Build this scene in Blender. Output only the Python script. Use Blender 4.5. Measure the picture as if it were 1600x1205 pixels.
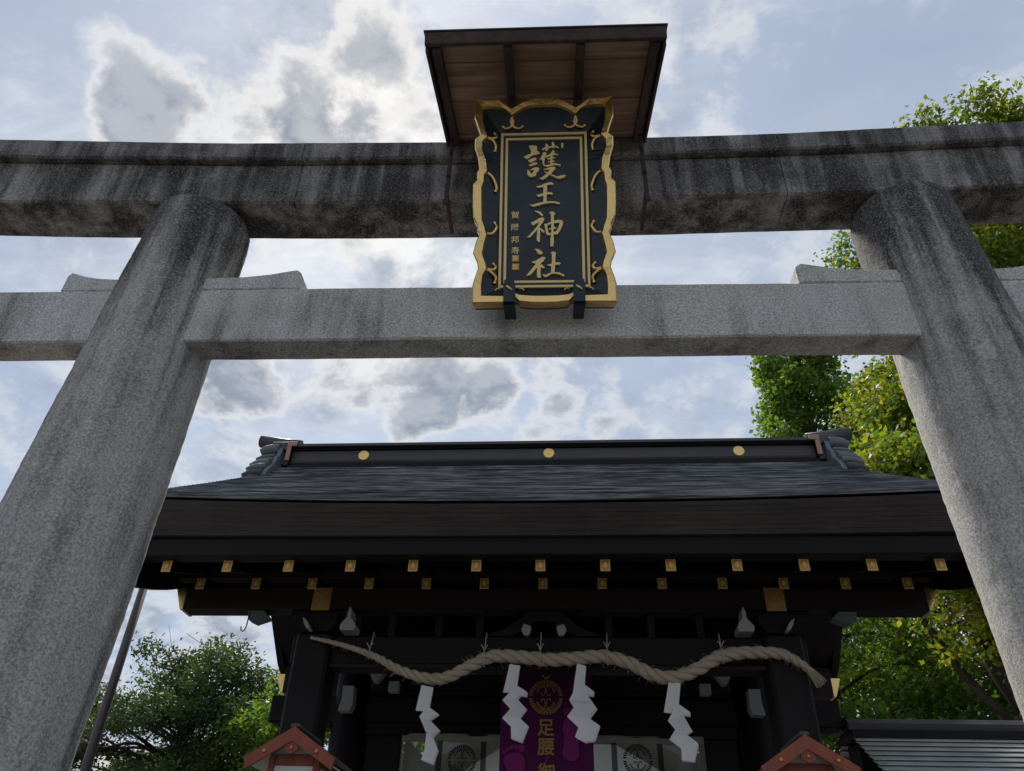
import bpy, bmesh, math, random
import numpy as np
from mathutils import Vector, Matrix

for _o in list(bpy.data.objects):
    bpy.data.objects.remove(_o)
scene = bpy.context.scene
COL = scene.collection
R = math.radians
rng = random.Random(7)

# ------------------------------------------------------------------ camera
cam_data = bpy.data.cameras.new('camera')
cam = bpy.data.objects.new('camera', cam_data)
COL.objects.link(cam)
scene.camera = cam
cam_data.sensor_fit = 'HORIZONTAL'
cam_data.sensor_width = 36.0
cam_data.lens = 36.0 * 1182.0 / 1600.0
cam_data.clip_end = 2000.0
cam_data.clip_start = 0.05
PITCH, YAW, ROLL = R(35.78), R(3.503), R(1.749)
_f = Vector((-math.sin(YAW) * math.cos(PITCH), math.cos(YAW) * math.cos(PITCH), math.sin(PITCH)))
_r = Vector((math.cos(YAW), math.sin(YAW), 0))
_u = _r.cross(_f)
_r2 = _r * math.cos(ROLL) + _u * math.sin(ROLL)
_u2 = -_r * math.sin(ROLL) + _u * math.cos(ROLL)
_m = Matrix((_r2, _u2, -_f)).transposed().to_4x4()
_m.translation = Vector((0.033, 0.0, 1.6))
cam.matrix_world = _m

# ------------------------------------------------------------------ view
scene.view_settings.view_transform = 'Standard'
scene.view_settings.look = 'None'
scene.view_settings.gamma = 1.0
scene.view_settings.exposure = 0.35
scene.view_settings.use_curve_mapping = False
scene.render.resolution_x, scene.render.resolution_y = 1024, 771

# ------------------------------------------------------------------ sun and sky
SUN_EL, SUN_AZ = R(53.0), R(-19.6)
SUN_DIR = Vector((math.sin(SUN_AZ) * math.cos(SUN_EL), math.cos(SUN_AZ) * math.cos(SUN_EL), math.sin(SUN_EL)))
sun_data = bpy.data.lights.new('sun', 'SUN')
sun_data.energy = 4.5
sun_data.angle = R(12.0)
sun_data.color = (1.0, 0.95, 0.87)
sun = bpy.data.objects.new('sun', sun_data)
COL.objects.link(sun)
sun.rotation_euler = SUN_DIR.to_track_quat('Z', 'Y').to_euler()
sun.location = (0, 0, 60)


class NT:
    """Small helper for node trees."""
    def __init__(self, tree):
        self.t = tree

    def n(self, kind, **kw):
        nd = self.t.nodes.new(kind)
        for k, v in kw.items():
            setattr(nd, k, v)
        return nd

    def put(self, sock, v):
        if isinstance(v, bpy.types.NodeSocket):
            self.t.links.new(v, sock)
        elif v is not None:
            if isinstance(v, (tuple, list)) and len(v) == 3 and sock.type == 'RGBA':
                v = (v[0], v[1], v[2], 1.0)
            sock.default_value = v

    def math(self, op, a, b=None, c=None, clamp=False):
        nd = self.n('ShaderNodeMath', operation=op, use_clamp=clamp)
        self.put(nd.inputs[0], a)
        if b is not None:
            self.put(nd.inputs[1], b)
        if c is not None:
            self.put(nd.inputs[2], c)
        return nd.outputs[0]

    def vmath(self, op, a, b=None, out=0):
        nd = self.n('ShaderNodeVectorMath', operation=op)
        self.put(nd.inputs[0], a)
        if b is not None:
            self.put(nd.inputs[1], b)
        return nd.outputs[out]

    def scale(self, a, s):
        nd = self.n('ShaderNodeVectorMath', operation='SCALE')
        self.put(nd.inputs[0], a)
        self.put(nd.inputs['Scale'], s)
        return nd.outputs[0]

    def rng(self, v, a, b, c=0.0, d=1.0, smooth=True):
        nd = self.n('ShaderNodeMapRange')
        nd.interpolation_type = 'SMOOTHSTEP' if smooth else 'LINEAR'
        self.put(nd.inputs[0], v)
        for i, q in enumerate((a, b, c, d)):
            self.put(nd.inputs[1 + i], q)
        return nd.outputs[0]

    def noise(self, vec, scale, detail=4.0, rough=0.55, dist=0.0, color=False):
        nd = self.n('ShaderNodeTexNoise')
        self.put(nd.inputs['Vector'], vec)
        nd.inputs['Scale'].default_value = scale
        nd.inputs['Detail'].default_value = detail
        nd.inputs['Roughness'].default_value = rough
        nd.inputs['Distortion'].default_value = dist
        return nd.outputs[1 if color else 0]

    def mix(self, fac, a, b, blend='MIX'):
        nd = self.n('ShaderNodeMix', data_type='RGBA', blend_type=blend)
        self.put(nd.inputs[0], fac)
        self.put(nd.inputs[6], a)
        self.put(nd.inputs[7], b)
        return nd.outputs[2]

    def mapping(self, vec, loc=(0, 0, 0), rot=(0, 0, 0), sc=(1, 1, 1)):
        nd = self.n('ShaderNodeMapping')
        self.put(nd.inputs[0], vec)
        nd.inputs[1].default_value = loc
        nd.inputs[2].default_value = rot
        nd.inputs[3].default_value = sc
        return nd.outputs[0]


world = bpy.data.worlds.new('World')
scene.world = world
world.use_nodes = True
world.node_tree.nodes.clear()
W = NT(world.node_tree)
SKY_STRENGTH = 0.1
_sky = W.n('ShaderNodeTexSky', sky_type='NISHITA')
_sky.sun_disc = False
_sky.sun_elevation = SUN_EL
_sky.sun_rotation = SUN_AZ
_sky.air_density = 1.0
_sky.dust_density = 1.0
_dir = W.vmath('NORMALIZE', W.n('ShaderNodeTexCoord').outputs['Generated'])
_sep = W.n('ShaderNodeSeparateXYZ')
W.put(_sep.inputs[0], _dir)
_zz = W.math('MAXIMUM', W.math('ADD', _sep.outputs[2], 0.30), 0.12)
_comb = W.n('ShaderNodeCombineXYZ')
W.put(_comb.inputs[0], W.math('DIVIDE', _sep.outputs[0], _zz))
W.put(_comb.inputs[1], W.math('DIVIDE', _sep.outputs[1], _zz))
_comb.inputs[2].default_value = 3.7
_uv = _comb.outputs[0]
# toward the sun in the same plane, for lit and shaded sides of the clouds
_sunuv = (SUN_DIR.x / (SUN_DIR.z + 0.30), SUN_DIR.y / (SUN_DIR.z + 0.30), 3.7)
_tosun = W.vmath('NORMALIZE', W.vmath('SUBTRACT', _sunuv, _uv))
_near = W.rng(W.vmath('DISTANCE', _dir, tuple(SUN_DIR), out=1), 0.62, 0.0)
_warp = W.scale(W.vmath('SUBTRACT', W.noise(_uv, 6.5, 6.0, 0.62, color=True), (0.5, 0.5, 0.5)), 0.085)
_dw = W.vmath('ADD', _dir, _warp)
NS, ND = 8.0, 10.0
_fine = W.noise(_uv, NS, ND, 0.60, 0.15)
_fine2 = W.noise(W.vmath('ADD', _uv, W.scale(_tosun, 0.03)), NS, ND, 0.60, 0.15)
_mid = W.noise(W.mapping(_uv, loc=(4.2, 1.3, 0.4), rot=(0, 0, 0.5), sc=(1.0, 1.5, 1.0)), 2.6, 8.0, 0.58, 0.25)
_wisp = W.noise(W.mapping(_uv, loc=(1.2, 7.3, 2.4), rot=(0, 0, -0.7), sc=(0.8, 2.2, 1.0)), 3.4, 10.0, 0.66, 0.5)
_low = W.noise(_uv, 1.0, 3.0, 0.5)
_alto = W.noise(W.mapping(_uv, loc=(2.2, 5.1, 1.4)), 4.4, 9.0, 0.60, 0.2)
_alto2 = W.noise(W.mapping(W.vmath('ADD', _uv, W.scale(_tosun, 0.05)), loc=(2.2, 5.1, 1.4)), 4.4, 9.0, 0.60, 0.2)
# heaps of backlit cumulus: direction, angular radius, weight
CUMULUS = [(-0.433, 0.508, 0.745, 0.070, 1.0), (-0.285, 0.545, 0.790, 0.080, 1.0), (-0.24, 0.557, 0.796, 0.07, 0.95), (-0.36, 0.535, 0.765, 0.045, 0.8),
           (-0.204, 0.503, 0.84, 0.050, 0.95), (-0.17, 0.545, 0.822, 0.040, 0.8), (-0.405, 0.737, 0.542, 0.055, 0.9),
           (-0.255, 0.79, 0.558, 0.05, 0.75), (-0.17, 0.805, 0.568, 0.07, 0.85), (-0.095, 0.816, 0.571, 0.055, 0.7),
           (0.01, 0.829, 0.559, 0.055, 0.85), (0.075, 0.842, 0.535, 0.05, 0.7), (-0.5, 0.845, 0.19, 0.05, 0.8), (-0.40, 0.875, 0.27, 0.05, 0.8),
           (-0.8, 0.45, 0.4, 0.12, 0.9), (0.80, 0.42, 0.43, 0.14, 0.9),
           (0.5, -0.5, 0.7, 0.16, 0.9), (-0.45, -0.55, 0.7, 0.18, 0.9), (0.1, -0.2, 0.97, 0.14, 0.8), (-0.8, -0.1, 0.6, 0.15, 0.9), (0.85, -0.1, 0.5, 0.15, 0.9), (0.0, -0.85, 0.5, 0.2, 0.9)]


def _heaps(lst):
    acc = None
    for x, y, z, rad, wgt in lst:
        d = W.vmath('DISTANCE', _dw, (x, y, z), out=1)
        b = W.rng(d, rad * 1.75, rad * 0.2, 0.0, wgt)
        acc = b if acc is None else W.math('MAXIMUM', acc, b)
    return acc


_cum = W.math('ADD', W.math('MULTIPLY', _heaps(CUMULUS), 0.74), W.math('MULTIPLY', W.math('SUBTRACT', _fine, 0.5), 2.3))
_alpha = W.rng(_cum, 0.11, 0.45)
_thick = W.rng(_cum, 0.30, 0.70)
_lit = W.rng(W.math('SUBTRACT', _fine, _fine2), -0.06, 0.10)
K = 1.0 / SKY_STRENGTH


def _c(r, g, b, s=1.0):
    return (r * K * s, g * K * s, b * K * s)


_base = W.mix(W.rng(_low, 0.3, 0.7), _c(0.29, 0.355, 0.465), _c(0.40, 0.46, 0.56))
_base = W.mix(0.70, _sky.outputs[0], _base)          # thin high overcast over the blue
_base = W.mix(W.rng(_mid, 0.40, 0.72, 0.0, 0.55), _base, _c(0.40, 0.45, 0.53))
_base = W.mix(W.rng(W.math('ADD', _wisp, W.math('MULTIPLY', _near, 0.16)), 0.50, 0.80, 0.0, 0.85), _base, W.mix(_near, _c(0.52, 0.57, 0.65), _c(0.74, 0.75, 0.76)))
_altc = W.mix(W.rng(W.math('SUBTRACT', _alto, _alto2), -0.06, 0.09), _c(0.27, 0.315, 0.39), W.mix(_near, _c(0.52, 0.56, 0.62), _c(0.80, 0.79, 0.77)))
_base = W.mix(W.rng(_alto, 0.45, 0.62, 0.0, 0.80), _base, _altc)
_bright = W.mix(_near, _c(0.54, 0.57, 0.62), _c(0.78, 0.76, 0.73))
_grey = W.mix(_fine, _c(0.14, 0.17, 0.22), _c(0.30, 0.34, 0.41))
_cloud = W.mix(W.math('MULTIPLY', _thick, W.math('SUBTRACT', 1.0, W.math('MULTIPLY', _lit, 0.30))), _bright, _grey)
_base = W.mix(W.math('MULTIPLY', _alpha, 0.92), _base, _cloud)
_bg = W.n('ShaderNodeBackground')
W.put(_bg.inputs[0], _base)
_bg.inputs[1].default_value = SKY_STRENGTH
_wo = W.n('ShaderNodeOutputWorld')
W.t.links.new(_bg.outputs[0], _wo.inputs[0])
world.cycles.sampling_method = 'MANUAL'
world.cycles.sample_map_resolution = 512


# ================================================================== helpers
class MB:
    def __init__(self):
        self.v, self.f, self.s = [], [], []

    def add(self, vs, fs, smooth=False):
        o = len(self.v)
        self.v.extend([tuple(p) for p in vs])
        for q in fs:
            self.f.append([i + o for i in q])
            self.s.append(smooth)
        return self

    def box(self, x0, x1, y0, y1, z0, z1, ch=0.0, xf=None):
        if ch <= 0:
            vs = [(x0, y0, z0), (x1, y0, z0), (x1, y1, z0), (x0, y1, z0), (x0, y0, z1), (x1, y0, z1), (x1, y1, z1), (x0, y1, z1)]
            fs = [(0, 3, 2, 1), (4, 5, 6, 7), (0, 1, 5, 4), (1, 2, 6, 5), (2, 3, 7, 6), (3, 0, 4, 7)]
        else:
            c = ch
            vs, idx = [], {}
            for ix, x in enumerate((x0, x1)):
                for iy, y in enumerate((y0, y1)):
                    for iz, z in enumerate((z0, z1)):
                        sx, sy, sz = (c, -c)[ix], (c, -c)[iy], (c, -c)[iz]
                        for ax in range(3):
                            p = [x + sx, y + sy, z + sz]
                            p[ax] = (x, y, z)[ax]
                            idx[(ix, iy, iz, ax)] = len(vs)
                            vs.append(tuple(p))
            fs = []
            for ax in range(3):
                o1, o2 = [a for a in range(3) if a != ax]
                for s in (0, 1):
                    q = []
                    for a, b in ((0, 0), (1, 0), (1, 1), (0, 1)):
                        k = [0, 0, 0]
                        k[ax], k[o1], k[o2] = s, a, b
                        q.append(idx[(k[0], k[1], k[2], ax)])
                    fs.append(q)
                for a in (0, 1):
                    for b in (0, 1):
                        k0, k1 = [0, 0, 0], [0, 0, 0]
                        k0[ax], k1[ax] = 0, 1
                        k0[o1] = k1[o1] = a
                        k0[o2] = k1[o2] = b
                        fs.append([idx[(*k0, o1)], idx[(*k1, o1)], idx[(*k1, o2)], idx[(*k0, o2)]])
            for ix in (0, 1):
                for iy in (0, 1):
                    for iz in (0, 1):
                        fs.append([idx[(ix, iy, iz, a)] for a in range(3)])
        if xf:
            vs = [xf(p) for p in vs]
        return self.add(vs, fs)

    def prism(self, pts, lo, hi, xf):
        """pts: 2D outline; xf(a, b, t) -> 3D, t from lo to hi."""
        n = len(pts)
        vs = [xf(a, b, lo) for a, b in pts] + [xf(a, b, hi) for a, b in pts]
        fs = [list(range(n)), [i + n for i in reversed(range(n))]]
        for i in range(n):
            j = (i + 1) % n
            fs.append([j, i, i + n, j + n])
        return self.add(vs, fs)

    def tube(self, path, rad, sides=8, cap=True, smooth=True):
        path = [Vector(p) for p in path]
        n = len(path)
        if not hasattr(rad, '__len__'):
            rad = [rad] * n
        vs, fs = [], []
        prev = None
        for i, p in enumerate(path):
            t = (path[min(i + 1, n - 1)] - path[max(i - 1, 0)]).normalized()
            if prev is None:
                a = Vector((0, 0, 1)) if abs(t.z) < 0.9 else Vector((1, 0, 0))
                nrm = t.cross(a).normalized()
            else:
                nrm = (prev - t * prev.dot(t))
                nrm = nrm.normalized() if nrm.length > 1e-6 else t.orthogonal().normalized()
            prev = nrm
            bn = t.cross(nrm)
            for k in range(sides):
                a = 2 * math.pi * k / sides
                vs.append(p + (nrm * math.cos(a) + bn * math.sin(a)) * rad[i])
        for i in range(n - 1):
            for k in range(sides):
                k2 = (k + 1) % sides
                fs.append((i * sides + k, i * sides + k2, (i + 1) * sides + k2, (i + 1) * sides + k))
        o = len(self.v)
        self.add(vs, fs, smooth)
        if cap:
            self.f.append([o + k for k in reversed(range(sides))])
            self.s.append(False)
            self.f.append([o + (n - 1) * sides + k for k in range(sides)])
            self.s.append(False)
        return self

    def grid(self, fn, nu, nv, smooth=True):
        vs = [fn(i / nu, j / nv) for j in range(nv + 1) for i in range(nu + 1)]
        fs = [(j * (nu + 1) + i, j * (nu + 1) + i + 1, (j + 1) * (nu + 1) + i + 1, (j + 1) * (nu + 1) + i) for j in range(nv) for i in range(nu)]
        return self.add(vs, fs, smooth)

    def lathe(self, prof, cx=0.0, cy=0.0, sides=32, smooth=True, lean=None):
        """prof: (radius, z) pairs. lean(z) -> (dx, dy)."""
        vs, fs = [], []
        for r, z in prof:
            dx, dy = lean(z) if lean else (0, 0)
            for k in range(sides):
                a = 2 * math.pi * k / sides
                vs.append((cx + dx + r * math.cos(a), cy + dy + r * math.sin(a), z))
        m = len(prof)
        for i in range(m - 1):
            for k in range(sides):
                k2 = (k + 1) % sides
                fs.append((i * sides + k, i * sides + k2, (i + 1) * sides + k2, (i + 1) * sides + k))
        o = len(self.v)
        self.add(vs, fs, smooth)
        self.f.append([o + k for k in reversed(range(sides))])
        self.s.append(False)
        self.f.append([o + (m - 1) * sides + k for k in range(sides)])
        self.s.append(False)
        return self

    def mesh(self, name, origin=(0, 0, 0)):
        me = bpy.data.meshes.new(name)
        ox, oy, oz = origin
        me.from_pydata([(x - ox, y - oy, z - oz) for x, y, z in self.v], [], self.f)
        me.polygons.foreach_set('use_smooth', self.s)
        bm = bmesh.new()
        bm.from_mesh(me)
        bmesh.ops.recalc_face_normals(bm, faces=bm.faces)
        bm.to_mesh(me)
        bm.free()
        me.update()
        return me

    def build(self, name, mat, parent=None, origin=(0, 0, 0), loc=None):
        me = self.mesh(name, origin)
        me.materials.append(mat)
        return link(name, me, parent, loc)


def link(name, me, parent=None, loc=None):
    o = bpy.data.objects.new(name, me)
    COL.objects.link(o)
    if parent:
        o.parent = parent
    if loc:
        o.location = loc
    return o


def tag(o, label, cat, group=None):
    o['label'] = label
    o['category'] = cat
    if group:
        o['group'] = group
    return o


def thing(name, loc, label, cat, rz=0.0, group=None):
    o = bpy.data.objects.new(name, None)
    o.empty_display_size = 0.2
    COL.objects.link(o)
    o.location = loc
    o.rotation_euler = (0, 0, rz)
    return tag(o, label, cat, group)


GR, GX = R(-1.26), -0.049


def gw(x, y, z):
    """Gate frame (x along the gate, y depth, z up) to world."""
    c, s = math.cos(GR), math.sin(GR)
    return (GX + x * c - (y - 6.5) * s, 6.5 + x * s + (y - 6.5) * c, z)


def smooth_path(pts, n):
    """Catmull-Rom through pts (tuples of any size)."""
    pts = [tuple(map(float, p)) for p in pts]
    P = [pts[0]] + pts + [pts[-1]]
    out = []
    m = len(pts) - 1
    for i in range(n + 1):
        t = i / n * m
        k = min(int(t), m - 1)
        t -= k
        a, b, c, d = P[k], P[k + 1], P[k + 2], P[k + 3]
        out.append(tuple(0.5 * (2 * b[q] + (c[q] - a[q]) * t + (2 * a[q] - 5 * b[q] + 4 * c[q] - d[q]) * t * t + (3 * b[q] - a[q] - 3 * c[q] + d[q]) * t ** 3) for q in range(len(b))))
    return out


def interp(x, xs, ys):
    return float(np.interp(x, xs, ys))


# ================================================================== materials
def material(name):
    m = bpy.data.materials.new(name)
    m.use_nodes = True
    m.node_tree.nodes.clear()
    T = NT(m.node_tree)
    out = T.n('ShaderNodeOutputMaterial')
    b = T.n('ShaderNodeBsdfPrincipled')
    T.t.links.new(b.outputs[0], out.inputs[0])
    co = T.n('ShaderNodeTexCoord').outputs['Object']
    return m, T, b, co, out


def bump(T, b, h, dist, strength=1.0):
    nd = T.n('ShaderNodeBump')
    nd.inputs['Strength'].default_value = strength
    nd.inputs['Distance'].default_value = dist
    T.put(nd.inputs['Height'], h)
    T.put(b.inputs['Normal'], nd.outputs[0])


def granite(name, light, dark, stain_lo, stain_hi, streak=(5.0, 5.0, 0.7), top=None, grain=74.0, pit=0.009):
    """Weathered granite: speckle, pits, soot and lichen streaks."""
    m, T, b, co, _ = material(name)
    sp = T.noise(co, grain, 6.0, 0.75)
    sp2 = T.noise(co, grain * 2.6, 3.0, 0.6)
    blot = T.noise(co, 2.3, 6.0, 0.62, 0.4)
    st = T.noise(T.mapping(co, sc=streak), 1.0, 6.0, 0.62, 0.3)
    st2 = T.noise(T.mapping(co, loc=(7, 3, 1), sc=(streak[0] * 3, streak[1] * 3, streak[2] * 1.4)), 1.0, 5.0, 0.6)
    v = T.math('ADD', T.math('MULTIPLY', st, 0.6), T.math('ADD', T.math('MULTIPLY', blot, 0.3), T.math('MULTIPLY', st2, 0.25)))
    if top:
        sep = T.n('ShaderNodeSeparateXYZ')
        T.put(sep.inputs[0], co)
        v = T.math('ADD', v, T.rng(T.math('ADD', sep.outputs[2], T.math('MULTIPLY', T.math('SUBTRACT', st, 0.5), 2.4)), top[0], top[1], 0.0, top[2]))
    f = T.rng(v, stain_lo, stain_hi)
    speck = T.rng(sp, 0.32, 0.68)
    cl = T.mix(speck, tuple(c * 0.5 for c in light), tuple(c * 1.3 for c in light))
    cl = T.mix(T.rng(sp2, 0.55, 0.7, 0, 0.6), cl, tuple(c * 0.3 for c in light))
    lich = T.math('MULTIPLY', T.rng(T.noise(co, 6.5, 8.0, 0.72), 0.58, 0.70), 0.55)
    cl = T.mix(lich, cl, tuple(min(0.7, c * 1.45) for c in light))
    cl = T.mix(T.rng(T.noise(co, 1.1, 5.0, 0.6, 0.5), 0.50, 0.74, 0.0, 0.40), cl, (light[0] * 0.55, light[1] * 0.52, light[2] * 0.48))
    cd = T.mix(speck, tuple(c * 0.55 for c in dark), tuple(c * 1.6 for c in dark))
    # black soot never covers the coarse crystals wholly
    f = T.math('MULTIPLY', f, T.rng(sp, 0.75, 0.45, 0.45, 1.0))
    T.put(b.inputs['Base Color'], T.mix(f, cl, cd))
    b.inputs['Roughness'].default_value = 0.88
    b.inputs['Specular IOR Level'].default_value = 0.3
    h = T.math('ADD', T.math('MULTIPLY', sp, 0.8), T.math('MULTIPLY', sp2, 0.3))
    bump(T, b, h, pit, 0.9)
    return m


def wood(name, c1, c2, along=0, rough=0.6, spec=0.4, grain=14.0, stretch=0.06, bumpd=0.002, wear=None):
    m, T, b, co, _ = material(name)
    sc = [grain, grain, grain]
    sc[along] *= stretch
    g = T.noise(T.mapping(co, sc=tuple(sc)), 1.0, 6.0, 0.65, 0.6)
    bl = T.noise(co, 1.7, 4.0, 0.6)
    f = T.rng(T.math('ADD', T.math('MULTIPLY', g, 0.7), T.math('MULTIPLY', bl, 0.4)), 0.38, 0.75)
    c = T.mix(f, c1, c2)
    if wear:
        w = T.rng(T.noise(co, 9.0, 6.0, 0.7), 0.58, 0.72, 0.0, 0.8)
        c = T.mix(w, c, wear)
    T.put(b.inputs['Base Color'], c)
    T.put(b.inputs['Roughness'], T.rng(g, 0.2, 0.8, rough - 0.1, min(1.0, rough + 0.15)))
    b.inputs['Specular IOR Level'].default_value = spec
    bump(T, b, g, bumpd, 0.8)
    return m


def plain(name, col, rough=0.6, metal=0.0, spec=0.4, var=0.25, nscale=12.0, bumpd=0.0, bscale=60.0):
    m, T, b, co, _ = material(name)
    n = T.noise(co, nscale, 5.0, 0.65)
    T.put(b.inputs['Base Color'], T.mix(n, tuple(c * (1 - var) for c in col), tuple(c * (1 + var) for c in col)))
    T.put(b.inputs['Roughness'], T.rng(n, 0.25, 0.75, max(0.05, rough - 0.12), min(1, rough + 0.12)))
    b.inputs['Metallic'].default_value = metal
    b.inputs['Specular IOR Level'].default_value = spec
    if bumpd:
        bump(T, b, T.noise(co, bscale, 4.0, 0.6), bumpd, 0.8)
    return m


def leafy(name, c1, c2, c3, trans=0.45):
    m, T, b, co, out = material(name)
    geo = T.n('ShaderNodeNewGeometry')
    r = geo.outputs['Random Per Island']
    big = T.noise(co, 0.55, 3.0, 0.5)
    c = T.mix(r, c1, c2)
    c = T.mix(T.rng(T.math('ADD', T.math('MULTIPLY', big, 0.8), T.math('MULTIPLY', r, 0.35)), 0.45, 0.75), c, c3)
    T.put(b.inputs['Base Color'], c)
    b.inputs['Roughness'].default_value = 0.5
    b.inputs['Specular IOR Level'].default_value = 0.35
    tr = T.n('ShaderNodeBsdfTranslucent')
    T.put(tr.inputs[0], T.mix(1.0, c, (1.0, 1.0, 0.45), 'MULTIPLY'))
    ms = T.n('ShaderNodeMixShader')
    ms.inputs[0].default_value = trans
    T.t.links.new(b.outputs[0], ms.inputs[1])
    T.t.links.new(tr.outputs[0], ms.inputs[2])
    T.t.links.new(ms.outputs[0], out.inputs[0])
    return m


def cloth(name, col, see=0.0, trans=0.3, weave=420.0):
    m, T, b, co, out = material(name)
    n = T.noise(co, 3.0, 4.0, 0.6)
    c = T.mix(n, tuple(k * 0.8 for k in col), tuple(min(1, k * 1.2) for k in col))
    T.put(b.inputs['Base Color'], c)
    b.inputs['Roughness'].default_value = 0.85
    b.inputs['Specular IOR Level'].default_value = 0.15
    bump(T, b, T.noise(co, weave, 2.0, 0.5), 0.0006, 0.6)
    tr = T.n('ShaderNodeBsdfTranslucent')
    T.put(tr.inputs[0], c)
    ms = T.n('ShaderNodeMixShader')
    ms.inputs[0].default_value = trans
    T.t.links.new(b.outputs[0], ms.inputs[1])
    T.t.links.new(tr.outputs[0], ms.inputs[2])
    last = ms.outputs[0]
    if see > 0:
        tp = T.n('ShaderNodeBsdfTransparent')
        m2 = T.n('ShaderNodeMixShader')
        m2.inputs[0].default_value = see
        T.t.links.new(last, m2.inputs[1])
        T.t.links.new(tp.outputs[0], m2.inputs[2])
        last = m2.outputs[0]
    T.t.links.new(last, out.inputs[0])
    return m


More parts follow.
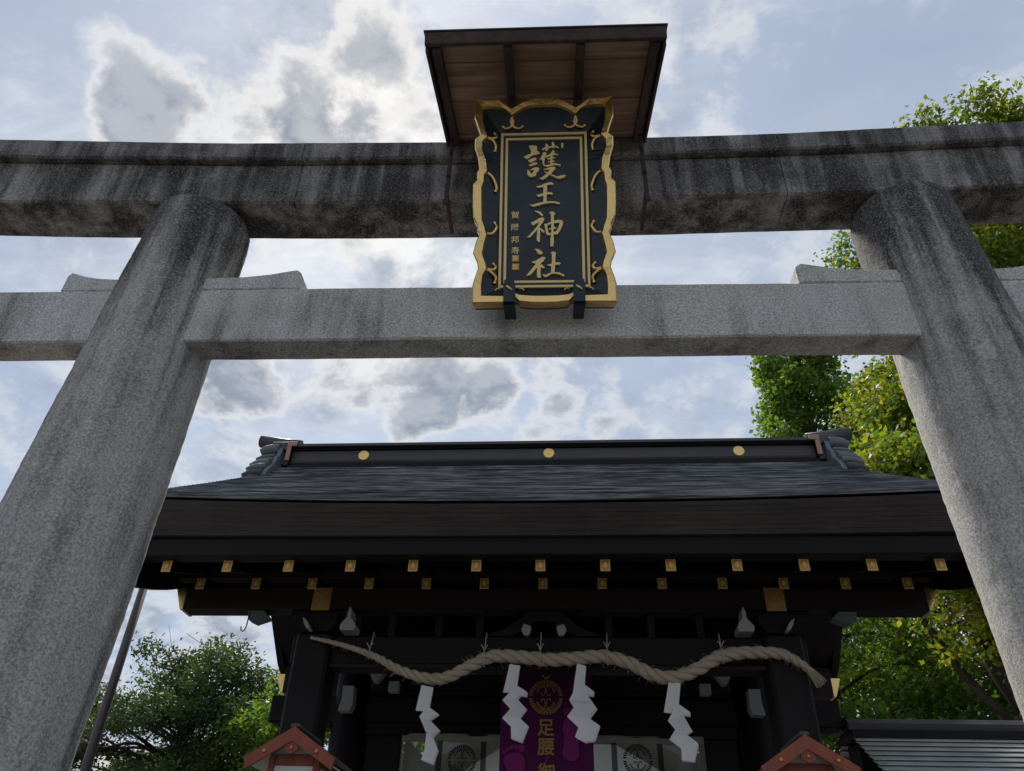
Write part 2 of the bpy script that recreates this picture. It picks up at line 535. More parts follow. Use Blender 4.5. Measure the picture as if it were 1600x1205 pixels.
M = {
    'granite_beam': granite('weathered_granite', (0.38, 0.36, 0.34), (0.036, 0.032, 0.030), 0.42, 0.66, streak=(4.0, 4.0, 0.35)),
    'granite_nuki': granite('pale_granite', (0.62, 0.60, 0.565), (0.085, 0.078, 0.07), 0.53, 0.82, streak=(3.0, 3.0, 0.4)),
    'granite_pillar': granite('pillar_granite', (0.49, 0.47, 0.44), (0.045, 0.042, 0.042), 0.52, 0.82, streak=(5.0, 5.0, 0.24), top=(4.1, 6.3, 0.30)),
    'lacquer': wood('dark_stained_timber', (0.006, 0.005, 0.0055), (0.014, 0.010, 0.0105), along=0, rough=0.6, spec=0.22),
    'lacquer_y': wood('dark_stained_rafter_timber', (0.006, 0.005, 0.0055), (0.014, 0.010, 0.0105), along=1, rough=0.6, spec=0.22),
    'lacquer_z': wood('dark_stained_post_timber', (0.006, 0.005, 0.0055), (0.014, 0.010, 0.0105), along=2, rough=0.6, spec=0.22),
    'red_brown': wood('dark_red_brown_timber', (0.012, 0.007, 0.0075), (0.026, 0.014, 0.014), along=0, rough=0.65, spec=0.22),
    'bark_edge': wood('layered_bark_edge', (0.040, 0.034, 0.033), (0.074, 0.062, 0.060), along=0, rough=0.85, spec=0.2, grain=50.0, stretch=0.03, bumpd=0.006),
    'gold': plain('aged_gilt', (0.84, 0.57, 0.22), 0.34, 1.0, 0.5, 0.35, 9.0, 0.006, 22.0),
    'gold_cap': plain('gilt_cap_plate', (0.74, 0.50, 0.18), 0.5, 0.35, 0.5, 0.2, 20.0),
    'gold_paint': plain('gold_leaf_lettering', (0.80, 0.60, 0.27), 0.5, 0.45, 0.5, 0.16, 30.0),
    'gold_dim': plain('tarnished_gilt', (0.50, 0.31, 0.11), 0.5, 0.8, 0.5, 0.4, 30.0, 0.003, 70.0),
    'navy': plain('blue_black_lacquer', (0.008, 0.015, 0.021), 0.38, 0.0, 0.5, 0.3, 6.0, 0.0006, 25.0),
    'plank': wood('weathered_brown_plank', (0.20, 0.125, 0.085), (0.42, 0.29, 0.205), along=0, rough=0.8, spec=0.2, grain=18.0, bumpd=0.003),
    'batten': wood('dark_brown_batten', (0.05, 0.034, 0.03), (0.11, 0.08, 0.07), along=1, rough=0.8, spec=0.2),
    'copper_dark': plain('dark_copper_sheet', (0.07, 0.068, 0.07), 0.5, 0.4, 0.4, 0.3, 8.0),
    'iron': plain('rusty_iron', (0.075, 0.05, 0.045), 0.75, 0.4, 0.4, 0.4, 25.0, 0.001),
    'patina': plain('grey_green_patinated_copper', (0.12, 0.145, 0.15), 0.55, 0.3, 0.4, 0.35, 10.0),
    'copper_new': plain('bare_copper_flashing', (0.36, 0.20, 0.15), 0.5, 0.5, 0.4, 0.3, 18.0),
    'rope': plain('straw_rope', (0.43, 0.36, 0.27), 0.9, 0.0, 0.1, 0.3, 60.0, 0.004, 160.0),
    'string': plain('pale_hemp_string', (0.45, 0.42, 0.36), 0.9),
    'paper': cloth('white_paper', (0.86, 0.86, 0.85), 0.0, 0.3),
    'purple': cloth('purple_cloth', (0.105, 0.016, 0.08), 0.0, 0.15),
    'magenta': cloth('magenta_print', (0.24, 0.028, 0.17), 0.0, 0.1),
    'sheer': cloth('sheer_grey_cloth', (0.46, 0.46, 0.40), 0.55, 0.5),
    'hem': cloth('grey_hem_cloth', (0.34, 0.34, 0.30), 0.12, 0.45),
    'band': cloth('dark_band_cloth', (0.05, 0.045, 0.04), 0.1, 0.2),
    'ink': plain('black_print', (0.012, 0.02, 0.02), 0.8),
    'gold_print': plain('dull_gold_print', (0.36, 0.21, 0.075), 0.7),
    'vermilion': wood('faded_vermilion_timber', (0.22, 0.06, 0.038), (0.33, 0.10, 0.065), along=2, rough=0.65, spec=0.3),
    'white_board': plain('white_painted_board', (0.62, 0.62, 0.60), 0.6, 0.0, 0.3, 0.12, 5.0),
    'white_tip': plain('white_painted_beam_end', (0.30, 0.31, 0.31), 0.7, 0.0, 0.3, 0.2, 18.0),
    'pole': plain('brown_painted_steel', (0.085, 0.07, 0.07), 0.5, 0.3, 0.4, 0.2, 4.0),
    'wall_copper': plain('grey_copper_roof_strip', (0.40, 0.41, 0.39), 0.42, 0.15, 0.5, 0.35, 5.0),
    'plaster': plain('white_plaster', (0.66, 0.65, 0.62), 0.9, 0.0, 0.2, 0.1, 3.0),
    'tile': plain('grey_roof_tile', (0.13, 0.135, 0.14), 0.6, 0.0, 0.4, 0.3, 8.0),
    'brick_red': plain('red_brown_wall', (0.19, 0.075, 0.05), 0.8, 0.0, 0.2, 0.3, 6.0),
    'stone': plain('grey_stone', (0.33, 0.32, 0.30), 0.9, 0.0, 0.2, 0.3, 20.0, 0.003),
    'bark': wood('tree_bark', (0.035, 0.028, 0.022), (0.09, 0.075, 0.06), along=2, rough=0.95, spec=0.1, grain=9.0, stretch=0.25, bumpd=0.02),
    'leaf_camphor': leafy('camphor_leaves', (0.075, 0.15, 0.025), (0.15, 0.23, 0.035), (0.31, 0.31, 0.045), 0.62),
    'leaf_ginkgo': leafy('bright_green_leaves', (0.10, 0.19, 0.045), (0.17, 0.27, 0.06), (0.16, 0.25, 0.05), 0.62),
    'leaf_dark': leafy('dark_green_leaves', (0.04, 0.075, 0.035), (0.07, 0.115, 0.045), (0.09, 0.13, 0.04), 0.42),
    'leaf_mid': leafy('mid_green_leaves', (0.07, 0.15, 0.035), (0.14, 0.24, 0.045), (0.19, 0.27, 0.05), 0.62),
}


def shingle_material():
    m, T, b, co, _ = material('weathered_bark_shingle')
    a = T.noise(T.mapping(co, sc=(1.3, 30.0, 30.0)), 1.0, 6.0, 0.7, 0.2)
    patch = T.noise(T.mapping(co, sc=(1.0, 1.6, 1.6)), 1.4, 4.0, 0.6)
    c = T.mix(T.rng(a, 0.36, 0.68), (0.030, 0.032, 0.037), (0.34, 0.36, 0.39))
    c = T.mix(T.rng(patch, 0.5, 0.72, 0, 0.6), c, (0.04, 0.07, 0.085))
    c = T.mix(T.rng(T.noise(co, 2.1, 5.0, 0.6), 0.58, 0.75, 0, 0.5), c, (0.06, 0.045, 0.038))
    T.put(b.inputs['Base Color'], c)
    T.put(b.inputs['Roughness'], T.rng(a, 0.2, 0.8, 0.5, 0.85))
    b.inputs['Specular IOR Level'].default_value = 0.4
    bump(T, b, a, 0.004, 0.8)
    return m


M['shingle'] = shingle_material()


def gravel_material():
    m, T, b, co, _ = material('pale_gravel')
    v = T.n('ShaderNodeTexVoronoi')
    T.put(v.inputs['Vector'], co)
    v.inputs['Scale'].default_value = 45.0
    n = T.noise(co, 0.8, 4.0, 0.6)
    c = T.mix(v.outputs['Distance'], (0.13, 0.125, 0.118), (0.055, 0.052, 0.05))
    T.put(b.inputs['Base Color'], T.mix(T.rng(n, 0.3, 0.7, 0, 0.4), c, (0.09, 0.085, 0.078)))
    b.inputs['Roughness'].default_value = 0.95
    bump(T, b, v.outputs['Distance'], 0.01, 0.8)
    return m


# ================================================================== ground
g = MB()
g.add([(-400, -400, 0), (400, -400, 0), (400, 400, 0), (-400, 400, 0)], [(0, 1, 2, 3)])
ground = g.build('ground', gravel_material())
ground['kind'] = 'structure'
p = MB()
p.box(-1.8, 1.8, -30, 40, -0.05, 0.012, 0.004)
path = p.build('path', plain('dark_paving', (0.11, 0.105, 0.10), 0.85, 0.0, 0.3, 0.3, 3.0, 0.002))
path['kind'] = 'structure'

# traced outlines in millimetres (plaque lettering, plaque frame, folded paper)
LETTERS = {"protect": [[[-97, 1144], [-75, 1148], [-46, 1142], [-43, 1129], [-45, 1105], [-30, 1094], [-25, 1085], [-39, 1079], [-70, 1072], [-88, 1059], [-101, 1046], [-112, 1046], [-129, 1060], [-112, 1071], [-83, 1085], [-81, 1101], [-88, 1125]], [[-102, 1033], [-85, 1042], [-68, 1051], [-52, 1053], [-47, 1045], [-50, 1034], [-66, 1027], [-81, 1017], [-92, 1020]], [[-95, 999], [-81, 1006], [-66, 1015], [-48, 1016], [-41, 1009], [-48, 1000], [-66, 996], [-85, 988]], [[-104, 963], [-94, 955], [-77, 930], [-60, 959], [-90, 958], [-74, 970], [-57, 979], [-39, 979], [-29, 971], [-35, 951], [-52, 933], [-47, 925], [-54, 915], [-81, 907], [-96, 914], [-104, 927], [-106, 947]], [[-14, 1118], [10, 1130], [11, 1160], [26, 1151], [29, 1134], [52, 1140], [51, 1169], [61, 1169], [68, 1155], [68, 1142], [85, 1136], [97, 1127], [91, 1123], [76, 1129], [60, 1124], [49, 1127], [29, 1123], [23, 1102], [14, 1105], [7, 1112], [-8, 1111]], [[-6, 1091], [7, 1093], [19, 1083], [7, 1057], [5, 1033], [1, 1012], [3, 999], [13, 992], [35, 998], [57, 1007], [79, 1005], [107, 994], [103, 985], [79, 994], [57, 991], [24, 979], [9, 985], [-4, 994], [-8, 1010], [-11, 1033], [-27, 1036], [-17, 1057], [-8, 1075]], [[49, 1092], [58, 1108], [71, 1094], [64, 1083], [91, 1074], [91, 1068], [64, 1071], [56, 1066], [55, 1055], [74, 1051], [71, 1047], [55, 1042], [54, 1029], [68, 1026], [68, 1020], [54, 1016], [53, 1003], [42, 1000], [42, 1014], [27, 1014], [25, 1020], [42, 1024], [43, 1037], [27, 1036], [21, 1042], [42, 1048], [43, 1061], [29, 1056], [16, 1050], [8, 1058], [25, 1067], [40, 1076]], [[-1, 964], [24, 970], [48, 980], [68, 978], [75, 970], [57, 944], [44, 927], [63, 915], [83, 906], [111, 914], [133, 917], [138, 911], [128, 900], [100, 890], [83, 893], [63, 906], [37, 922], [13, 898], [-9, 886], [-29, 893], [-4, 909], [20, 932], [1, 946], [9, 946], [24, 939], [40, 959], [24, 959], [7, 958]], [[111, 1158], [125, 1158], [124, 1121], [111, 1123]]], "king": [[[-51, 839], [-26, 842], [0, 855], [26, 864], [46, 867], [63, 854], [56, 848], [35, 850], [9, 844], [-11, 832], [-30, 828], [-43, 833]], [[-48, 776], [-30, 779], [-5, 787], [28, 794], [45, 793], [56, 784], [54, 776], [34, 779], [13, 778], [-9, 769], [-26, 760], [-37, 764]], [[-4, 848], [21, 844], [18, 788], [16, 715], [-4, 716], [-4, 789]], [[-89, 709], [-73, 703], [-41, 714], [-5, 723], [34, 727], [73, 725], [101, 714], [94, 704], [68, 714], [34, 715], [-5, 708], [-39, 696], [-63, 690], [-76, 693]]], "god": [[[-59, 661], [-39, 658], [-22, 652], [-11, 639], [-5, 625], [-11, 622], [-26, 633], [-35, 644], [-50, 652]], [[-81, 575], [-56, 589], [-31, 606], [-11, 613], [3, 605], [-5, 581], [-22, 554], [-31, 540], [-52, 514], [-73, 487], [-88, 472], [-107, 473], [-90, 487], [-64, 521], [-43, 550], [-28, 579], [-48, 570], [-67, 556]], [[-42, 528], [-31, 540], [-24, 528], [-25, 484], [-26, 439], [-35, 440], [-45, 453], [-44, 489]], [[-31, 540], [-20, 534], [-5, 522], [4, 508], [-1, 502], [-14, 512], [-25, 528]], [[2, 566], [16, 565], [20, 541], [27, 502], [29, 485], [18, 486], [11, 503], [6, 537]], [[14, 565], [44, 579], [63, 587], [87, 592], [110, 589], [118, 576], [112, 550], [99, 518], [82, 491], [60, 490], [27, 485], [27, 499], [54, 504], [73, 511], [86, 533], [97, 572], [63, 570], [42, 567], [18, 552]], [[32, 642], [49, 653], [68, 641], [68, 630], [60, 627], [62, 580], [58, 487], [60, 463], [56, 407], [38, 407], [39, 466], [45, 488], [43, 580], [42, 632]], [[27, 529], [44, 534], [63, 541], [77, 537], [73, 530], [59, 527], [33, 523]]], "shrine": [[[-58, 392], [-39, 391], [-22, 382], [-8, 364], [-12, 355], [-35, 355], [-43, 372]], [[-78, 303], [-56, 308], [-31, 324], [-14, 336], [3, 335], [8, 328], [-6, 305], [-22, 289], [-31, 279], [-51, 256], [-72, 226], [-87, 212], [-108, 209], [-93, 229], [-72, 259], [-49, 291], [-64, 294]], [[-43, 279], [-26, 284], [-20, 270], [-23, 230], [-20, 195], [-37, 195], [-44, 207]], [[-24, 284], [-14, 284], [-1, 269], [4, 260], [-10, 259], [-20, 267]], [[39, 362], [57, 372], [73, 360], [69, 351], [67, 297], [62, 224], [42, 222], [41, 264], [46, 297], [47, 354]], [[15, 281], [42, 286], [65, 295], [90, 297], [101, 290], [92, 281], [65, 281], [42, 272], [30, 274]], [[-13, 217], [7, 212], [27, 222], [52, 230], [90, 228], [112, 216], [123, 208], [116, 201], [94, 214], [65, 221], [42, 219], [23, 204], [9, 198], [-4, 204]]]}
FRAME = {"outer": [[7, 1473], [-79, 1475], [-158, 1428], [-207, 1392], [-262, 1431], [-300, 1469], [-386, 1464], [-450, 1477], [-447, 1325], [-423, 1251], [-407, 1193], [-439, 1165], [-439, 1093], [-417, 1022], [-406, 938], [-420, 910], [-418, 855], [-441, 828], [-441, 746], [-439, 665], [-434, 585], [-409, 531], [-408, 492], [-394, 472], [-417, 401], [-429, 337], [-403, 279], [-396, 235], [-411, 185], [-426, 123], [-425, 0], [-246, 3], [-169, 36], [-147, 9], [-75, -1], [3, -2]], "inner": [[7, 1419], [-79, 1418], [-125, 1402], [-206, 1345], [-237, 1386], [-280, 1409], [-329, 1414], [-393, 1412], [-388, 1309], [-368, 1228], [-359, 1189], [-388, 1149], [-389, 1092], [-360, 1007], [-353, 929], [-372, 895], [-373, 847], [-384, 806], [-382, 738], [-380, 657], [-376, 570], [-357, 511], [-353, 491], [-346, 471], [-360, 400], [-370, 336], [-348, 272], [-342, 237], [-366, 184], [-369, 122], [-366, 61], [-241, 57], [-169, 73], [-147, 64], [-75, 57], [3, 56]], "curls": [[[-206, 1348], [-197, 1311], [-214, 1281], [-245, 1274], [-264, 1291]], [[-204, 1348], [-210, 1311], [-185, 1274], [-154, 1275], [-137, 1296]], [[-361, 1192], [-325, 1189], [-304, 1212], [-317, 1240]], [[-358, 1187], [-327, 1174], [-308, 1136], [-315, 1098]], [[-353, 923], [-321, 891], [-298, 827], [-306, 798]], [[-349, 485], [-317, 491], [-292, 540], [-307, 577]], [[-342, 241], [-309, 239], [-292, 265], [-308, 289]], [[-343, 237], [-316, 221], [-290, 190], [-299, 156]]], "border1": [[-280, 1240], [281, 1240], [270, 129], [-267, 133]], "border2": [[-249, 1206], [253, 1208], [243, 164], [-237, 164]], "foot": [[-243, 155], [-165, 154], [-168, -39], [-240, -38]], "sig": [[-180, 639], [-179, 552], [-178, 465], [-177, 390], [-175, 334], [-174, 276]]}
STREAMERS = [(-1.046, 3.382, [[(-53, 0), (54, 21), (26, 215), (-95, 206)], [(-19, 212), (18, 174), (119, 242), (48, 298), (-48, 265)], [(-48, 265), (48, 295), (136, 372), (74, 430), (16, 387)], [(20, 390), (78, 426), (134, 535), (104, 649), (1, 615), (22, 537)]], 'white zigzag paper streamer at the low rope dip beside the dark tree side'), (-0.259, 3.571, [[(-47, 0), (48, 14), (23, 180), (-17, 239), (-103, 233)], [(-46, 186), (32, 182), (110, 233), (105, 277), (53, 269), (26, 306), (-104, 314), (-45, 243)], [(-104, 314), (26, 302), (108, 378), (47, 451), (-105, 453), (-34, 380)], [(-105, 453), (47, 448), (125, 518), (72, 657), (-18, 627), (-24, 527)]], 'broad white zigzag paper streamer overlapping the purple banner edge, flagpole side'), (0.346, 3.58, [[(-41, 0), (41, 23), (24, 175), (-6, 225), (-84, 243)], [(-76, 234), (24, 171), (101, 233), (90, 277), (39, 269), (55, 330), (-118, 317)], [(-118, 314), (39, 269), (121, 378), (51, 459), (-139, 444), (-79, 374)], [(-139, 444), (51, 455), (140, 517), (89, 647), (8, 659), (-74, 616), (-42, 536)]], 'broad white zigzag paper streamer overlapping the purple banner edge, camphor side'), (1.164, 3.429, [[(-51, 0), (52, 14), (22, 182), (-27, 257), (-112, 246)], [(-45, 257), (-20, 189), (26, 180), (108, 247), (100, 283), (42, 277), (-87, 321)], [(-92, 322), (42, 277), (109, 398), (52, 432), (-88, 467), (-32, 392)], [(-92, 467), (54, 419), (147, 496), (95, 646), (-4, 638), (2, 539)]], 'white zigzag paper streamer at the low rope dip toward the frayed rope end')]

# ================================================================== stone torii
TY = 3.69
torii = thing('stone_torii', (0, TY, 0), 'large weathered grey granite torii gateway with dark stained top beams', 'torii')
TO = (0, TY, 0)


def wob(x, k, a):
    return a * (math.sin(x * 3.1 + k) + 0.6 * math.sin(x * 7.3 + 2 * k) + 0.4 * math.sin(x * 17.0 + 3 * k))


for side in (-1, 1):
    prof = []
    for z in np.linspace(0.0, 5.56, 140):
        prof.append((interp(z, [0, 0.5, 2.7, 3.5, 5.5, 5.7], [0.415, 0.405, 0.388, 0.378, 0.335, 0.332]) + wob(z, side, 0.0022), float(z)))
    prof += [(0.3315, 5.62), (0.3285, 5.655), (0.318, 5.685), (0.298, 5.705), (0.26, 5.718), (0.15, 5.727), (0.02, 5.73)]
    lean = lambda z, s=side: (s * (2.665 - 0.0345 * z), 0.0)
    pm = MB().lathe(prof, 0, TY, 96, True, lean)
    jr = np.random.default_rng(5 + side)
    pm.v = [(x_ + jr.normal() * 0.0016, y_ + jr.normal() * 0.0016, z_) for x_, y_, z_ in pm.v]
    pm.build('pillar', M['granite_pillar'], torii, TO)
    b = MB()
    b.lathe([(0.56, 0.0), (0.56, 0.10), (0.53, 0.16), (0.46, 0.19)], side * 2.665, TY, 48)
    b.build('pillar_base', M['granite_pillar'], torii, TO)

SPLIT = [-5.0, -1.768, 1.672, 5.0]


def beam_run(name, x0, x1, prof, mat, endcut=0.0):
    """prof(x) -> closed list of (y, z); endcut leans the outer end face."""
    n = max(8, int((x1 - x0) / 0.07))
    m = MB()
    rings = []
    for i in range(n + 1):
        x = x0 + (x1 - x0) * i / n
        rings.append([(x + (endcut * (z - 6.0) * (1 if x > 0 else -1) if abs(x) > 4.9 else 0.0), y + wob(x, j, 0.0012), z + wob(x, j + 3, 0.0016)) for j, (y, z) in enumerate(prof(x))])
    k = len(rings[0])
    vs = [q for r_ in rings for q in r_]
    fs = []
    for i in range(n):
        for j in range(k):
            j2 = (j + 1) % k
            fs.append((i * k + j, i * k + j2, (i + 1) * k + j2, (i + 1) * k + j))
    fs.append(list(range(k)))
    fs.append([n * k + j for j in reversed(range(k))])
    m.add(vs, fs)
    return m.build(name, mat, torii, TO)


def chz(pts, c=0.014):
    """Knock the corners off a closed outline."""
    out = []
    n = len(pts)
    for i in range(n):
        p0, p1, p2 = Vector(pts[i - 1]), Vector(pts[i]), Vector(pts[(i + 1) % n])
        a, b_ = (p0 - p1), (p2 - p1)
        out.append(tuple(p1 + a.normalized() * min(c, a.length * 0.3)))
        out.append(tuple(p1 + b_.normalized() * min(c, b_.length * 0.3)))
    return out


def kasagi_prof(x):
    t, bt = 6.290 + 0.0090 * x * x, 6.115 + 0.0076 * x * x
    return chz([(3.435, bt), (3.43, t), (TY, t + 0.11), (2 * TY - 3.43, t), (2 * TY - 3.435, bt)])


def shimaki_prof(x):
    bt, t = 5.728 + 0.0058 * x * x, 6.112 + 0.0076 * x * x
    return chz([(3.51, bt), (3.49, t), (2 * TY - 3.49, t), (2 * TY - 3.51, bt)])


for i in range(3):
    a, b_ = SPLIT[i], SPLIT[i + 1]
    gap = 0.0025
    a2, b2 = a + (gap if i else 0), b_ - (gap if i < 2 else 0)
    beam_run('top_lintel_stone', a2, b2, kasagi_prof, M['granite_beam'], 0.12)
    beam_run('under_lintel_stone', a2, b2, shimaki_prof, M['granite_beam'], 0.12)
NUK = lambda x: chz([(3.50, 4.478), (3.50, 4.905), (3.70, 4.905), (3.70, 4.478)], 0.010)
beam_run('tie_beam', -3.95, 3.95, NUK, M['granite_nuki'])


def wedge(x0, x1, flip):
    """Stone wedge on the tie beam; the far end flares upward and is cut aslant."""
    L = x1 - x0
    top = [(0.0, 0.105), (0.25, 0.104), (0.5, 0.112), (0.72, 0.132), (0.88, 0.158), (0.95, 0.168), (1.0, 0.135)]
    pts = [(0.0, 0.0)] + [(t, h) for t, h in top] + [(1.0, 0.0)]
    pts = [((x1 - t * L) if flip else (x0 + t * L), 4.907 + h) for t, h in pts]
    m = MB()
    m.prism(pts, 3.50 + 0.002, 3.698, lambda a, c, t: (a, t, c))
    o = m.build('wedge', M['granite_nuki'], torii, TO)
    bm = bmesh.new()
    bm.from_mesh(o.data)
    bmesh.ops.bevel(bm, geom=bm.edges[:], offset=0.008, segments=1, affect='EDGES')
    bm.to_mesh(o.data)
    bm.free()


wedge(-2.30, -1.575, False)
wedge(-3.15, -2.70, True)
wedge(1.585, 2.30, True)
wedge(2.70, 3.15, False)

# ================================================================== roof over the plaque
CAN = (0.016, 3.54, 6.335)
canopy = thing('plaque_roof', CAN, 'small brown wooden lean-to roof sheltering the gilded name plaque', 'canopy')
CA = math.atan2(0.40, 1.09)
CL = 1.161


def cv(x, s, h):
    """canopy: x across, s distance forward from the rear edge, h height over the plank underside."""
    return (x, -s * math.cos(CA) - h * math.sin(CA), -s * math.sin(CA) + h * math.cos(CA))


def cbx(x0, x1, s0, s1, h0, h1, ch=0.003):
    m = MB()
    m.box(x0, x1, s0, s1, h0, h1, ch, xf=lambda q: cv(*q))
    return m


rows = np.linspace(0.0, CL - 0.02, 7)
for i in range(6):
    o = cbx(-0.70, 0.70, rows[i] + 0.0025, rows[i + 1] - 0.0025, 0.0 + 0.003 * (i % 2), 0.022, 0.002).build('plank', M['plank'], canopy)
for x in (-0.655, -0.225, 0.215, 0.655):
    cbx(x - 0.026, x + 0.026, 0.0, CL - 0.03, -0.055, -0.001, 0.004).build('rafter', M['batten'], canopy)
cbx(-0.722, 0.722, CL - 0.02, CL + 0.012, -0.035, 0.05, 0.004).build('front_fascia', M['batten'], canopy)
for s in (-1, 1):
    cbx(s * 0.7115 - 0.0095, s * 0.7115 + 0.0095, 0.0, CL - 0.022, -0.062, 0.045, 0.003).build('side_board', M['batten'], canopy)
cbx(-0.730, 0.730, -0.02, CL + 0.018, 0.052, 0.062, 0.002).build('metal_roofing', M['copper_dark'], canopy)
for s in (-1, 1):
    m = MB()
    X = s * 0.668
    m.box(X - 0.014, X + 0.014, -0.20, -0.188, -0.79, -0.06, 0.002)
    m.box(X - 0.014, X + 0.014, -0.1875, 0.16, -0.735, -0.722, 0.002)
    m.box(X - 0.020, X + 0.020, -0.206, -0.182, -0.83, -0.791, 0.003)
    o = m.build('iron_strap', M['iron'], canopy)
    for zz in (-0.30, -0.55):
        MB().lathe([(0.013, 0), (0.013, 0.012), (0.008, 0.018)], 0, 0, 8).build('bolt', M['iron'], o, loc=(X, -0.2005, zz)).rotation_euler = (R(90), 0, 0)
    m = MB()
    m.tube([(s * 0.655, -0.194, -0.09), (s * 0.655, -0.55, -0.235)], 0.012, 6)
    m.build('iron_brace', M['iron'], canopy)

# ================================================================== name plaque
PL = (0.0045, 3.36, 4.597)
plaque = thing('name_plaque', PL, 'blue-black shrine name plaque with gilt scalloped frame and four large gold characters', 'plaque')
plaque.rotation_euler = (math.atan2(0.41, 1.413), 0, 0)


def sym(pts):
    """left half (from top centre, counter-clockwise to bottom centre) -> closed symmetric outline in metres"""
    L = [(min(u, 0) / 1000.0, v / 1000.0) for u, v in pts]
    L[0] = (0.0, L[0][1])
    L[-1] = (0.0, L[-1][1])
    D = []
    for a_, b_ in zip(L[:-1], L[1:]):
        D += [(a_[0] + (b_[0] - a_[0]) * t / 3.0, a_[1] + (b_[1] - a_[1]) * t / 3.0) for t in range(3)]
    L = D + [L[-1]]
    return L + [(-u, v) for u, v in reversed(L[1:-1])]


OUT, INN = sym(FRAME['outer']), sym(FRAME['inner'])
n = len(OUT)
m = MB()
vs = []
for (ou, ov), (iu, iv) in zip(OUT, INN):
    vs += [(ou * 0.985, 0.035, (ov - 0.7) * 0.985 + 0.7), (ou, -0.050, ov), (ou * 0.86 + iu * 0.14, -0.060, ov * 0.86 + iv * 0.14), (ou * 0.12 + iu * 0.88, -0.050, ov * 0.12 + iv * 0.88), (iu, -0.030, iv)]
fs = []
for i in range(n):
    j = (i + 1) % n
    for k in range(4):
        fs.append((i * 5 + k, j * 5 + k, j * 5 + k + 1, i * 5 + k + 1))
m.add(vs, fs, False)
m.build('gilt_rim', M['gold'], plaque)
BX0, BX1, BZ0, BZ1 = -0.273, 0.273, 0.131, 1.240
m = MB()
vs, fs = [], []
for iu, iv in INN:
    a, c = min(max(iu, BX0), BX1), min(max(iv, BZ0), BZ1)
    vs += [(iu, -0.031, iv), (a, 0.012, c), (iu * 1.04, 0.034, (iv - 0.7) * 1.03 + 0.7)]
for i in range(n):
    j = (i + 1) % n
    fs.append((i * 3, j * 3, j * 3 + 1, i * 3 + 1))
m.add(vs, fs)
m.build('sloping_flange', M['navy'], plaque)
m = MB()
m.prism([(u * 0.97, (v - 0.7) * 0.98 + 0.7) for u, v in OUT], 0.036, 0.060, lambda a, c, t: (a, t, c))
m.build('back_board', M['navy'], plaque)
m = MB()
m.box(-0.248, 0.248, 0.012, 0.034, 0.158, 1.212, 0.002)
panel = m.build('lettered_panel', M['navy'], plaque)


def ring(x0, x1, z0, z1, w, y0, y1, name, mat):
    m = MB()
    m.box(x0, x1, y0, y1, z1 - w, z1, 0.002)
    m.box(x0, x1, y0, y1, z0, z0 + w, 0.002)
    m.box(x0, x0 + w, y0, y1, z0 + w + 0.0005, z1 - w - 0.0005, 0.002)
    m.box(x1 - w, x1, y0, y1, z0 + w + 0.0005, z1 - w - 0.0005, 0.002)
    return m.build(name, mat, plaque)


ring(BX0 - 0.004, BX1 + 0.004, BZ0 - 0.003, BZ1 + 0.003, 0.017, -0.004, 0.030, 'gilt_border', M['gold_paint'])
ring(-0.262, 0.262, 0.1455, 1.2255, 0.020, 0.006, 0.030, 'border_groove', M['navy'])
ring(-0.2465, 0.2465, 0.1615, 1.2095, 0.017, 0.001, 0.028, 'gilt_border', M['gold_paint'])
for word in ('protect', 'king', 'god', 'shrine'):
    m = MB()
    for q, pts in enumerate(LETTERS[word]):
        m.prism([(u / 1000.0, v / 1000.0) for u, v in pts], 0.0125, 0.000 - 0.0004 * q, lambda a, c, t: (a, t, c))
    m.build('character', M['gold_paint'], panel)


def glyph(ch, size, mat, parent, loc, rot=(0, 0, 0), ext=0.002, name='character', bold=0.0):
    cu = bpy.data.curves.new('glyph', 'FONT')
    cu.body = ch
    cu.size = size
    cu.extrude = ext
    cu.offset = bold
    cu.align_x = 'CENTER'
    cu.align_y = 'CENTER'
    cu.resolution_u = 3
    to = bpy.data.objects.new('glyph', cu)
    COL.objects.link(to)
    bpy.context.view_layer.update()
    me = bpy.data.meshes.new_from_object(to.evaluated_get(bpy.context.evaluated_depsgraph_get()))
    bpy.data.objects.remove(to)
    bpy.data.curves.remove(cu)
    me.name = name
    # centre on its own box
    co = np.empty(len(me.vertices) * 3)
    me.vertices.foreach_get('co', co)
    co = co.reshape(-1, 3)
    mid = (co.max(0) + co.min(0)) / 2
    co[:, 0] -= mid[0]
    co[:, 1] -= mid[1]
    me.vertices.foreach_set('co', co.ravel())
    me.materials.clear()
    me.materials.append(mat)
    o = link(name, me, parent, loc)
    o.rotation_euler = rot
    return o


